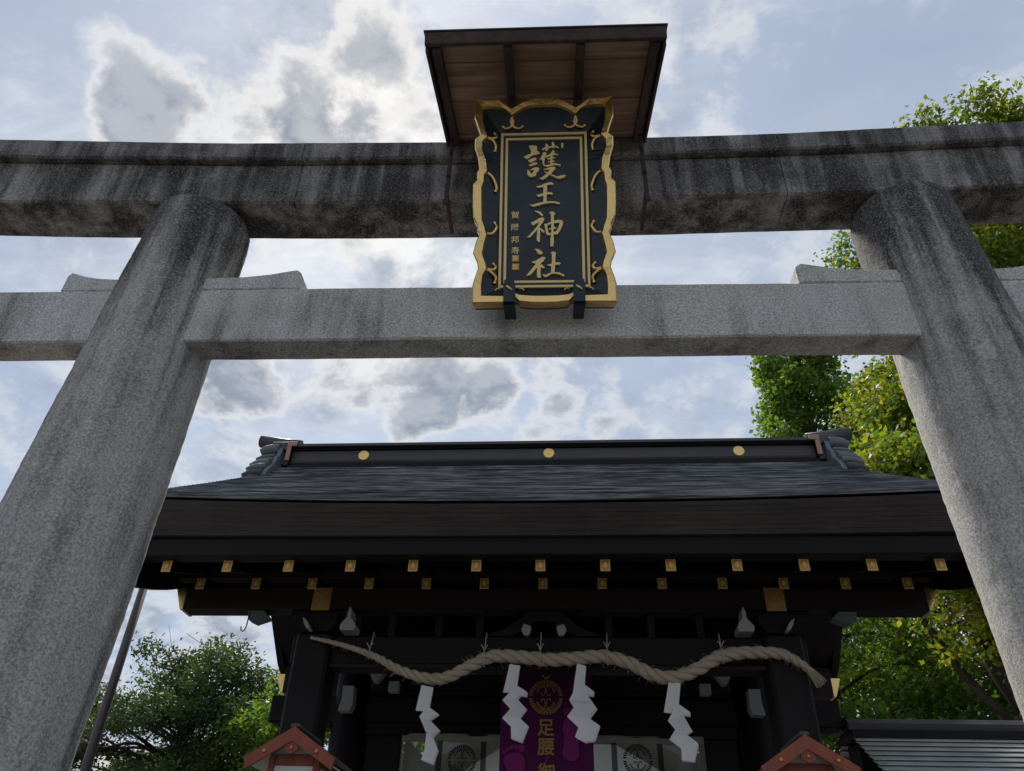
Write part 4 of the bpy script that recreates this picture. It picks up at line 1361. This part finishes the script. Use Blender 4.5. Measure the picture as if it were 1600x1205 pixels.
# ================================================================== crest drawn as separate leaves
def crest(parent, cx, y, cz, rad, mat, origin, name='crest'):
    m = MB()

    def flat(pts, d=0.0):
        m.prism([(cx + a * rad, cz + c * rad) for a, c in pts], y - 0.0035 - d, y - 0.001, lambda a, c, t: (a, t, c))
    q = 0
    for half in (1, -1):
        for s in (1, -1):
            for k in range(9):                        # wreath of leaves
                a0 = R(4 + k * 9.6)
                a1 = a0 + R(7.2)
                r0, r1 = 0.74 - 0.10 * (k / 9.0), 0.99
                pts = [(r0 * math.cos(a0 + R(3)), r0 * math.sin(a0 + R(3))), (r1 * 0.97 * math.cos(a0), r1 * 0.97 * math.sin(a0)), (r1 * math.cos((a0 + a1) / 2), r1 * math.sin((a0 + a1) / 2)), (r1 * 0.97 * math.cos(a1), r1 * 0.97 * math.sin(a1)), ((r0 + 0.05) * math.cos(a1), (r0 + 0.05) * math.sin(a1))]
                flat([(s * u, half * v) for u, v in pts], 0.0001 * q)
                q += 1
            for k in range(6):                        # inner leaves
                a0 = R(32 + k * 9.5)
                c0 = 0.50 + 0.012 * k
                pts = [(c0 * math.cos(a0), c0 * math.sin(a0)), ((c0 + 0.10) * math.cos(a0 - R(5)), (c0 + 0.10) * math.sin(a0 - R(5))), ((c0 + 0.17) * math.cos(a0), (c0 + 0.17) * math.sin(a0)), ((c0 + 0.08) * math.cos(a0 + R(4)), (c0 + 0.08) * math.sin(a0 + R(4)))]
                flat([(s * u, half * v) for u, v in pts], 0.0001 * q)
                q += 1
            # scrolls in the middle
            P = smooth_path([(0.0, 0.50), (0.05, 0.30), (0.07, 0.16), (0.16, 0.10), (0.26, 0.14), (0.25, 0.24)], 14)
            m.tube([(cx + s * u * rad, y - 0.003, cz + half * v * rad) for u, v in P], 0.030 * rad, 5)
        P = [(0.10 * math.cos(t), 0.56 + 0.07 * math.sin(t)) for t in np.linspace(0, 2 * math.pi, 12)]
        m.tube([(cx + u * rad, y - 0.003, cz + half * v * rad) for u, v in P], 0.022 * rad, 5, cap=False)
    return m.build(name, mat, parent, origin)


# ================================================================== purple banner
BO = (0, 8.0, 1.6)
banner = thing('hanging_banner', gw(*BO), 'dark purple hanging banner with gold crest, gold characters and magenta footprints', 'banner', GR)


def bz(u, v):
    x = -0.455 + 0.91 * u
    return (x, 8.0 + 0.006 * math.sin(x * 9.0) + 0.008, 1.6 + 2.19 * v)


m = MB()
m.grid(bz, 30, 8)
m.grid(lambda u, v: (bz(1 - u, v)[0], bz(1 - u, v)[1] + 0.003, bz(1 - u, v)[2]), 30, 8)
m.build('cloth', M['purple'], banner, BO)
m = MB()
m.tube([(-0.5, 8.012, 3.80), (0.5, 8.012, 3.80)], 0.016, 10)
m.build('rod', M['lacquer'], banner, BO)
crest(banner, -0.004, 7.995, 3.512, 0.172, M['gold_print'], BO)
for ch, z in (('足', 3.228), ('腰', 3.055), ('御', 2.885)):
    glyph(ch, 0.168, M['gold_print'], banner, (-0.004, 7.997 - 8.0, z - 1.6), (R(90), 0, 0), 0.0015, 'character', 0.003)


def foot(cx, cz, sc, flip, lean, toes_up):
    m = MB()
    sole = [(-0.30, -0.98), (0.0, -1.05), (0.27, -0.95), (0.34, -0.7), (0.28, -0.4), (0.30, -0.1), (0.46, 0.25), (0.50, 0.5), (0.40, 0.68), (0.1, 0.78), (-0.25, 0.74), (-0.46, 0.55), (-0.50, 0.25), (-0.40, -0.1), (-0.36, -0.5), (-0.38, -0.8)]
    P = smooth_path(sole + [sole[0]], 48)[:-1]
    ca, sa = math.cos(lean), math.sin(lean)

    def tr(a, c):
        a, c = a * flip, c * toes_up
        return (cx + sc * (a * ca - c * sa), cz + sc * (a * sa + c * ca))
    m.prism([tr(a, c) for a, c in P], 7.9925, 7.9985, lambda a, c, t: (a, t, c))
    for a, c, r_ in ((-0.40, 0.92, 0.15), (-0.14, 1.0, 0.11), (0.08, 1.0, 0.10), (0.27, 0.94, 0.09), (0.44, 0.83, 0.085)):
        m.prism([tr(a + r_ * math.cos(q), c + r_ * 1.15 * math.sin(q)) for q in np.linspace(0, 2 * math.pi, 15)[:-1]], 7.9925, 7.9985, lambda a_, c_, t: (a_, t, c_))
    return m.build('footprint', M['magenta'], banner, BO)


foot(0.262, 3.165, 0.225, 1, R(-8), 1)
foot(-0.30, 2.84, 0.205, -1, R(6), 1)
for s in (-1, 1):
    m = MB()
    m.tube(smooth_path([(0.0, 7.985, 3.79), (s * 0.10, 7.98, 3.735), (s * 0.19, 7.98, 3.735), (s * 0.235, 7.985, 3.79)], 16), 0.006, 6)
    m.tube(smooth_path([(0.0, 7.982, 3.79), (s * 0.09, 7.977, 3.75), (s * 0.17, 7.977, 3.75), (s * 0.205, 7.982, 3.79)], 16), 0.006, 6)
    m.build('white_cord', M['string'], banner, BO)
m = MB()
m.tube(smooth_path([(-0.03, 7.985, 3.79), (-0.045, 7.982, 3.735), (0.0, 7.98, 3.69), (0.045, 7.982, 3.735), (0.03, 7.985, 3.79)], 20), 0.006, 6)
m.build('white_cord', M['string'], banner, BO)

# ================================================================== sheer curtain in the doorway
CO = (0, 8.75, 1.5)
curtain = thing('sheer_curtain', gw(*CO), 'sheer grey doorway curtain with dark vertical bands and black crests behind the banner', 'curtain', GR)
edges = [-1.58, -1.16, -0.69, 0.0, 0.69, 1.17, 1.63]


def cw(x):
    return 8.75 + 0.012 * math.sin(x * 7.0) + 0.008 * math.sin(x * 15.0 + 1)


for i in range(6):
    a, b_ = edges[i] + 0.03, edges[i + 1] - 0.03
    if i == 0:
        a = edges[0]
    if i == 5:
        b_ = edges[6]
    m = MB()
    m.grid(lambda u, v, a=a, b_=b_: (a + (b_ - a) * u, cw(a + (b_ - a) * u), 1.5 + 1.742 * v), 16, 4)
    m.build('sheer_panel', M['sheer'], curtain, CO)
for x in edges[1:6]:
    m = MB()
    m.grid(lambda u, v, x=x: (x - 0.03 + 0.06 * u, cw(x - 0.03 + 0.06 * u) - 0.001, 1.5 + 1.742 * v), 4, 3)
    m.build('band', M['band'], curtain, CO)
m = MB()
m.grid(lambda u, v: (-1.58 + 3.21 * u, cw(-1.58 + 3.21 * u) - 0.003, 3.235 + 0.072 * v), 60, 2)
m.build('hem', M['hem'], curtain, CO)
m = MB()
m.tube([(-1.60, 8.765, 3.298), (1.64, 8.765, 3.298)], 0.012, 8)
m.build('rod', M['lacquer'], curtain, CO)
crest(curtain, -0.91, 8.728, 3.045, 0.155, M['ink'], CO)
crest(curtain, 0.93, 8.728, 3.075, 0.155, M['ink'], CO)

# ================================================================== lanterns on posts
def lantern(x, y, za, label):
    LO = (x, y, 0)
    t = thing('lantern', gw(*LO), label, 'lantern', GR)

    def P(m, name, mat, par=None):
        return m.build(name, mat, par or t, (x, y, 0))
    hw, rise, dep = 0.288, 0.185, 0.27
    # roof: two slopes of dark boards
    rf = None
    for s in (-1, 1):
        m = MB()
        pr = [(0.0, 0.0), (s * (hw + 0.02), -rise - 0.012), (s * (hw + 0.02), -rise + 0.014), (0.0, 0.028)]
        m.prism([(x + a, za + c) for a, c in pr], y - dep, y + dep, lambda a, c, q: (a, q, c))
        P(m, 'roof_slope', M['copper_dark'])
        for yy in (y - dep - 0.026, y + dep + 0.002):
            m = MB()
            pr = [(0.0, 0.030), (s * (hw + 0.03), -rise + 0.016), (s * (hw + 0.015), -rise - 0.060), (0.0, -0.062)]
            m.prism([(x + a, za + c) for a, c in pr], yy, yy + 0.024, lambda a, c, q: (a, q, c))
            bb = P(m, 'bargeboard', M['vermilion'])
            if yy < y:
                m = MB()
                m.lathe([(0.014, 0), (0.014, 0.006), (0.009, 0.012)], 0, 0, 10)
                o = m.build('stud', M['gold_dim'], bb)
                o.location = (s * 0.185, yy - 0.0005 - y, za - 0.130)
                o.rotation_euler = (R(90), 0, 0)
        # pale boarding under the eaves
        m = MB()
        pr = [(s * 0.17, -0.139), (s * hw, -rise - 0.028), (s * hw, -rise - 0.016), (s * 0.17, -0.125)]
        m.prism([(x + a, za + c) for a, c in pr], y - dep + 0.01, y + dep - 0.01, lambda a, c, q: (a, q, c))
        P(m, 'eave_lining', M['white_board'])
    m = MB()
    m.box(x - 0.03, x + 0.03, y - dep - 0.02, y + dep + 0.02, za + 0.022, za + 0.05, 0.006)
    P(m, 'ridge', M['copper_dark'])
    # hanging gable ornament
    m = MB()
    orn = [(-0.010, 0.0), (0.010, 0.0), (0.020, -0.025), (0.045, -0.04), (0.05, -0.065), (0.03, -0.08), (0.0, -0.095), (-0.03, -0.08), (-0.05, -0.065), (-0.045, -0.04), (-0.020, -0.025)]
    m.prism([(x + a, za - 0.05 + c) for a, c in orn], y - dep - 0.016, y - dep + 0.004, lambda a, c, q: (a, q, c))
    go_ = P(m, 'gable_ornament', M['vermilion'])
    m = MB()
    m.lathe([(0.012, 0), (0.012, 0.006), (0.007, 0.011)], 0, 0, 10)
    o = m.build('stud', M['gold_dim'], go_)
    o.location = (0, -dep - 0.017, za - 0.105)
    o.rotation_euler = (R(90), 0, 0)
    # body
    B = 0.16
    zb, zt = za - 0.88, za - 0.135
    for sx in (-1, 1):
        for sy in (-1, 1):
            m = MB()
            m.box(x + sx * B - 0.021, x + sx * B + 0.021, y + sy * B - 0.021, y + sy * B + 0.021, zb, zt, 0.004)
            P(m, 'corner_post', M['vermilion'])
    for z, h in ((za - 0.165, 0.036), (za - 0.345, 0.024), (za - 0.86, 0.03)):
        for s in (-1, 1):
            m = MB()
            m.box(x - B + 0.022, x + B - 0.022, y + s * B - 0.016, y + s * B + 0.016, z - h, z + h, 0.004)
            ra = P(m, 'rail', M['vermilion'])
            m = MB()
            m.box(x + s * B - 0.016, x + s * B + 0.016, y - B + 0.022, y + B - 0.022, z - h, z + h, 0.004)
            P(m, 'rail', M['vermilion'])
    for s in (-1, 1):
        for z0, z1, mat in ((za - 0.320, za - 0.202, 'white_board'), (za - 0.829, za - 0.370, 'paper')):
            m = MB()
            m.box(x - B + 0.022, x + B - 0.022, y + s * B - 0.004, y + s * B + 0.004, z0, z1)
            P(m, 'panel', M[mat])
            m = MB()
            m.box(x + s * B - 0.004, x + s * B + 0.004, y - B + 0.022, y + B - 0.022, z0, z1)
            P(m, 'panel', M[mat])
    m = MB()
    m.prism([(x - B - 0.02, zt), (x + B + 0.02, zt), (x, za - 0.012)], y - B, y - B + 0.012, lambda a, c, q: (a, q, c))
    P(m, 'gable_panel', M['white_board'])
    m = MB()
    m.box(x - 0.24, x + 0.24, y - 0.24, y + 0.24, za - 0.94, za - 0.892, 0.008)
    P(m, 'base_board', M['vermilion'])
    m = MB()
    m.box(x - 0.075, x + 0.075, y - 0.075, y + 0.075, 0.18, za - 0.942, 0.01)
    P(m, 'post', M['vermilion'])
    m = MB()
    m.box(x - 0.2, x + 0.2, y - 0.2, y + 0.2, 0.0, 0.18, 0.02)
    P(m, 'base_stone', M['stone'])
    return t


lantern(-1.70, 5.90, 2.70, 'red-framed lantern with gabled roof near the flagpole side of the gate')
lantern(1.80, 5.90, 2.69, 'red-framed lantern with gabled roof before the wall with striped roof')

# ================================================================== flagpole
fp = thing('flagpole', (-5.083, 9.0, 0), 'plain slim brown metal flagpole rising beside the gate', 'pole')
m = MB()
m.tube([(0, 0, 0.3), (0, 0, 3.0), (0, 0, 5.25)], [0.056, 0.054, 0.050], 18)
m.build('shaft', M['pole'], fp)
m = MB()
m.lathe([(0.12, 0.0), (0.12, 0.26), (0.09, 0.32)], 0, 0, 20)
m.build('footing', M['stone'], fp)
m = MB()
m.lathe([(0.02, 5.25), (0.06, 5.28), (0.075, 5.32), (0.06, 5.36), (0.02, 5.39)], 0, 0, 16)
m.build('finial', M['gold_dim'], fp)

# ================================================================== side wall with striped roof
WO = (6.6, 8.9, 0)
wall = thing('roofed_wall', gw(*WO), 'low white wall with grey copper striped roof adjoining the gate', 'wall', GR)


def wp(m, name, mat):
    return m.build(name, mat, wall, WO)


m = MB()
m.box(3.16, 10.2, 8.72, 9.08, 0.0, 2.86)
wp(m, 'wall_body', M['plaster'])
m = MB()
m.box(3.14, 10.25, 8.66, 9.14, 3.30, 3.385, 0.006)
wp(m, 'ridge_board', M['lacquer'])
m = MB()
pr = [(8.70, 3.387), (8.68, 3.45), (8.74, 3.505), (8.9, 3.535), (9.06, 3.505), (9.12, 3.45), (9.10, 3.387)]
m.prism(pr, 3.13, 10.3, lambda a, c, t: (t, a, c))
wp(m, 'ridge_roll', M['copper_dark'])
nC = 9
for back in (False, True):
    for k in range(nC):
        y0, y1 = 8.70 - 0.092 * k, 8.70 - 0.092 * (k + 1)
        z0, z1 = 3.325 - 0.060 * k, 3.325 - 0.060 * (k + 1)
        pr = [(y0 + 0.03, z0 + 0.002), (y1 - 0.010, z1 + 0.006), (y1 - 0.010, z1 - 0.001), (y0 + 0.03, z0 - 0.008)]
        if back:
            pr = [(17.8 - a, c) for a, c in pr]
        m = MB()
        m.prism(pr, 3.15, 10.25, lambda a, c, t: (t, a, c))
        wp(m, 'roof_strip', M['wall_copper'])
m = MB()
m.prism([(8.72, 2.862), (8.72, 3.28), (8.9, 3.29), (9.08, 3.28), (9.08, 2.862)], 3.2, 10.2, lambda a, c, t: (t, a, c))
wp(m, 'roof_core', M['lacquer'])

# ================================================================== distant house and hall
ho = thing('house', (-14.0, 24.0, 0), 'low red-brown house with grey tiled ridge far beyond the flagpole', 'house', R(4))
m = MB()
m.box(-3.0, 3.2, -2.0, 2.0, 0, 4.6)
m.build('wall', M['brick_red'], ho)
m = MB()
m.prism([(-2.5, 4.55), (0, 5.42), (2.5, 4.55), (2.5, 4.65), (0, 5.54), (-2.5, 4.65)], -3.3, 3.5, lambda a, c, t: (t, a, c))
rf = m.build('roof', M['tile'], ho)
m = MB()
m.tube([(-3.35, 0, 5.56), (3.55, 0, 5.56)], 0.10, 10)
m.build('ridge_tile', M['tile'], rf)
for x in (-2.0, -0.5, 1.0):
    m = MB()
    m.box(x, x + 0.9, -2.06, -2.002, 2.2, 3.4, 0.01)
    m.build('window', M['navy'], ho)

ha = thing('worship_hall', gw(0, 27.0, 0), 'distant shrine hall with white gable glimpsed through the sheer curtain', 'hall', GR)
m = MB()
m.box(-5.0, 5.0, -1.0, 4.0, 0, 4.6)
m.build('wall', M['vermilion'], ha)
m = MB()
m.prism([(-6.4, 4.5), (0.0, 7.6), (6.4, 4.5), (6.4, 4.75), (0.0, 7.95), (-6.4, 4.75)], -2.2, 5.0, lambda a, c, t: (a, t, c))
m.build('roof', M['tile'], ha)
m = MB()
m.prism([(-5.0, 4.62), (5.0, 4.62), (0.0, 7.3)], -1.02, -0.9, lambda a, c, t: (a, t, c))
m.build('gable_panel', M['plaster'], ha)
for x in (-4.4, -2.2, 0.0, 2.2, 4.4):
    m = MB()
    m.box(x - 0.14, x + 0.14, -1.45, -1.15, 0, 4.5, 0.02)
    m.build('post', M['vermilion'], ha)

# ================================================================== trees
NR = np.random.default_rng(11)


def leaf_mesh(name, centres, size, mat, aspect=0.55, droop=0.25, vary=0.35):
    n = len(centres)
    d = NR.normal(size=(n, 3))
    d[:, 2] = d[:, 2] * 0.75 - droop
    d /= np.linalg.norm(d, axis=1)[:, None]
    a = NR.normal(size=(n, 3))
    s = np.cross(d, a)
    s /= np.linalg.norm(s, axis=1)[:, None]
    nn = np.cross(d, s)
    L = size * (1 + NR.uniform(-vary, vary, n))[:, None]
    Wd = L * aspect * 0.5
    base = centres - d * L * 0.5
    mid = centres + nn * L * 0.06
    v = np.stack([base, mid + s * Wd, centres + d * L * 0.5, mid - s * Wd], 1).reshape(-1, 3)
    me = bpy.data.meshes.new(name)
    me.vertices.add(n * 4)
    me.vertices.foreach_set('co', v.astype(np.float32).ravel())
    me.loops.add(n * 4)
    me.loops.foreach_set('vertex_index', np.arange(n * 4, dtype=np.int32))
    me.polygons.add(n)
    me.polygons.foreach_set('loop_start', np.arange(0, n * 4, 4, dtype=np.int32))
    me.update(calc_edges=True)
    me.materials.append(mat)
    return me


def tree(name, label, loc, trunk_pts, clumps, leaves, leaf, mat, flat=0.7, nbr=60, group=None, aspect=0.55, trunk_r=0.3, tuft=None):
    """clumps: array (n,4) of centres (relative to loc) and radii."""
    t = thing(name, loc, label, 'tree', 0.0, group)
    tr = MB()
    P = smooth_path(trunk_pts, 24)
    n_ = len(P)
    tr.tube(P, [trunk_r * (1.25 if i == 0 else 1) * (1 - 0.8 * i / n_) + 0.015 for i in range(n_)], 12)
    cl = np.array(clumps, float)
    # limbs: from the trunk to a scattering of clumps
    idx = NR.permutation(len(cl))[:nbr]
    tp = np.array(P)
    for i in idx:
        c = cl[i, :3]
        d = np.linalg.norm(tp - c, axis=1) + np.where(tp[:, 2] > c[2] - 0.2, 3.0, 0.0)
        j = int(np.argmin(d))
        a = tp[j]
        L = np.linalg.norm(c - a)
        k1 = a + (c - a) * 0.4 + np.array([0, 0, 0.10 * L]) + NR.normal(size=3) * 0.05 * L
        k2 = a + (c - a) * 0.75 + np.array([0, 0, 0.06 * L]) + NR.normal(size=3) * 0.05 * L
        r0 = min(trunk_r * 0.45, 0.012 + 0.018 * L)
        q = smooth_path([tuple(a), tuple(k1), tuple(k2), tuple(c)], 9)
        tr.tube(q, [r0 * (1 - 0.85 * w / 9) for w in range(10)], 6)
        for w in range(3):
            e = c + NR.normal(size=3) * cl[i, 3] * 0.7
            st = np.array(q[6 + w])
            tr.tube([tuple(st), tuple((st + e) / 2 + NR.normal(size=3) * 0.05), tuple(e)], [r0 * 0.3, r0 * 0.2, 0.005], 4, cap=False)
    tr.build('trunk', M['bark'], t)
    per = np.maximum(8, (leaves * (cl[:, 3] ** 2) / np.sum(cl[:, 3] ** 2))).astype(int)
    pts = []
    for (x, y, z, r_), k in zip(cl, per):
        # sprigs inside the clump: each a small tuft of leaves
        ns = max(2, k // (tuft or 9))
        sd = NR.normal(size=(ns, 3))
        sd /= np.linalg.norm(sd, axis=1)[:, None]
        sr = r_ * NR.uniform(0.25, 1.0, ns) ** 0.6
        sc_ = sd * sr[:, None] * np.array([1, 1, flat]) + np.array([x, y, z])
        w = NR.integers(0, ns, k)
        pts.append(sc_[w] + NR.normal(size=(k, 3)) * leaf * 0.95)
    c = np.concatenate(pts)
    me = leaf_mesh('crown', c, leaf, mat, aspect)
    link('crown', me, t)
    return t


def ellipsoid_clumps(n, c, r, rad, shell=0.55, keep=None):
    out = []
    while len(out) < n:
        d = NR.normal(size=3)
        d /= np.linalg.norm(d)
        q = d * (shell + (1 - shell) * NR.random() ** 0.7) if NR.random() < 0.8 else d * NR.random()
        p_ = np.array(c) + q * np.array(r)
        if keep and not keep(p_):
            continue
        out.append((*p_, NR.uniform(*rad)))
    return out


# broad dark tree behind the flagpole
cl = ellipsoid_clumps(125, (0.15, 0, 4.45), (2.15, 2.1, 1.95), (0.32, 0.58), 0.45) + [(-1.7, -0.3, 4.3, 0.35), (-2.1, 0, 3.6, 0.35), (1.6, -.2, 5.3, .4), (0.4, 0, 6.35, 0.3), (-0.5, 0.2, 6.1, .35)]
tree('broadleaf_tree', 'broad dark green tree with fine foliage behind the flagpole', (-7.45, 16.0, 0), [(0.15, 0, 0), (0.1, 0, 1.5), (0.25, 0, 3.0), (0.1, 0, 5.6)], cl, 46000, 0.10, M['leaf_dark'], 0.55, 90, None, 0.42, 0.16)
# yellow-green small tree peeping out between it and the gate
cl = ellipsoid_clumps(50, (0, 0, 3.9), (1.3, 1.3, 1.9), (0.3, 0.5), 0.4)
tree('shrub_tree', 'small lighter green tree between the dark tree and the gate post', (-4.55, 15.0, 0), [(0, 0, 0), (0.05, 0, 2.0), (0.0, 0, 4.6)], cl, 12000, 0.11, M['leaf_mid'], 0.7, 30, None, 0.5, 0.09)

# tall camphor to the right, with leaning limbs
cl = ellipsoid_clumps(270, (2.5, 1.0, 11.8), (4.6, 4.4, 6.7), (0.55, 0.95), 0.62)
cl += ellipsoid_clumps(44, (2.3, 0.0, 18.65), (2.5, 1.8, 1.0), (0.35, 0.6), 0.3)
cl += ellipsoid_clumps(22, (-1.9, -0.5, 8.0), (1.2, 1.5, 2.2), (0.5, 0.8), 0.3)
cl += ellipsoid_clumps(26, (-0.7, -1.2, 5.6), (1.5, 1.0, 1.4), (0.25, 0.42), 0.2)
tree('camphor_tree', 'tall yellow-green leafy tree rising above the torii beams', (9.1, 13.4, 0), [(0.4, 0, 0), (-0.2, 0, 2.4), (-1.0, 0.1, 4.4), (-1.4, 0.3, 6.6), (-0.4, 0.6, 10.0), (1.4, 0.8, 14.0), (2.4, 0.6, 17.8)], cl, 170000, 0.14, M['leaf_camphor'], 0.75, 110, None, 0.6, 0.42, 10)
lt = [o for o in COL.objects if o.get('label', '').startswith('tall yellow-green')][0]
m = MB()
for pts, r_ in (([(0.5, 0.0, 1.5), (0.1, -0.2, 3.2), (-0.95, -0.3, 5.2), (-1.7, -0.2, 7.4), (-2.0, 0.0, 9.5)], 0.24), ([(0.7, 0.2, 1.6), (0.9, 0.1, 3.4), (0.2, -0.2, 5.2), (-0.5, -0.2, 7.0), (-0.6, 0, 9.6)], 0.20), ([(-0.1, 0.1, 2.2), (-1.0, 0.0, 3.6), (-2.0, 0.2, 5.2), (-2.7, 0.2, 6.8)], 0.13)):
    q = smooth_path(pts, 16)
    m.tube(q, [r_ * (1 - 0.6 * i / 16) for i in range(17)], 10)
m.build('limb', M['bark'], lt)
# bright upright tree further back
cl = []
for k in range(150):
    z = NR.uniform(5.0, 20.3)
    w = 0.5 + 2.6 * ((20.8 - z) / 15.9) ** 0.8
    a = NR.uniform(0, 2 * math.pi)
    q = NR.uniform(0.3, 1.0) ** 0.5
    cl.append((w * q * math.cos(a), w * q * math.sin(a), z + 0.6 * q, NR.uniform(0.35, 0.65)))
tree('ginkgo_tree', 'upright bright green tree with pointed top behind the ridge end', (9.1, 22.5, 0), [(0, 0, 0), (0.1, 0, 6), (0, 0, 12), (0.05, 0, 20.3)], cl, 34000, 0.18, M['leaf_ginkgo'], 1.35, 70, None, 0.7, 0.22)
# darker trees low behind the side wall
for k, (x, y, h, r_, lab, mt) in enumerate(((5.9, 16.5, 8.2, 2.3, 'dense mid-green tree behind the striped wall roof, next to the gate', 'leaf_mid'), (9.6, 18.5, 8.8, 2.6, 'dense mid-green tree behind the leaning camphor limbs', 'leaf_mid'), (7.4, 14.6, 4.9, 1.5, 'low dark bush showing just above the striped wall roof', 'leaf_dark'))):
    cl = ellipsoid_clumps(80, (0, 0, h * 0.62), (r_, r_, h * 0.42), (0.4, 0.7), 0.45)
    tree('evergreen_tree', lab, (x, y, 0), [(0, 0, 0), (0.15, 0, h * 0.3), (-0.1, 0, h * 0.6), (0, 0, h * 0.92)], cl, 26000, 0.13, M[mt], 0.8, 50, 'trees behind the side wall', 0.5, 0.14)
# grove in the court beyond the gate
for x, y, h, lab in ((-4.5, 31.0, 9.0, 'tree in the court to the flagpole side, glimpsed through the sheer curtain'), (3.8, 33.0, 10.0, 'tree in the court to the camphor side, glimpsed through the sheer curtain')):
    cl = ellipsoid_clumps(46, (0, 0, h * 0.6), (2.8, 2.4, h * 0.4), (0.7, 1.1), 0.45)
    tree('court_tree', lab, (x, y, 0), [(0, 0, 0), (0.1, 0, h * 0.4), (0, 0, h * 0.9)], cl, 6000, 0.3, M['leaf_mid'], 0.8, 20, 'trees in the court beyond the gate', 0.6, 0.2)
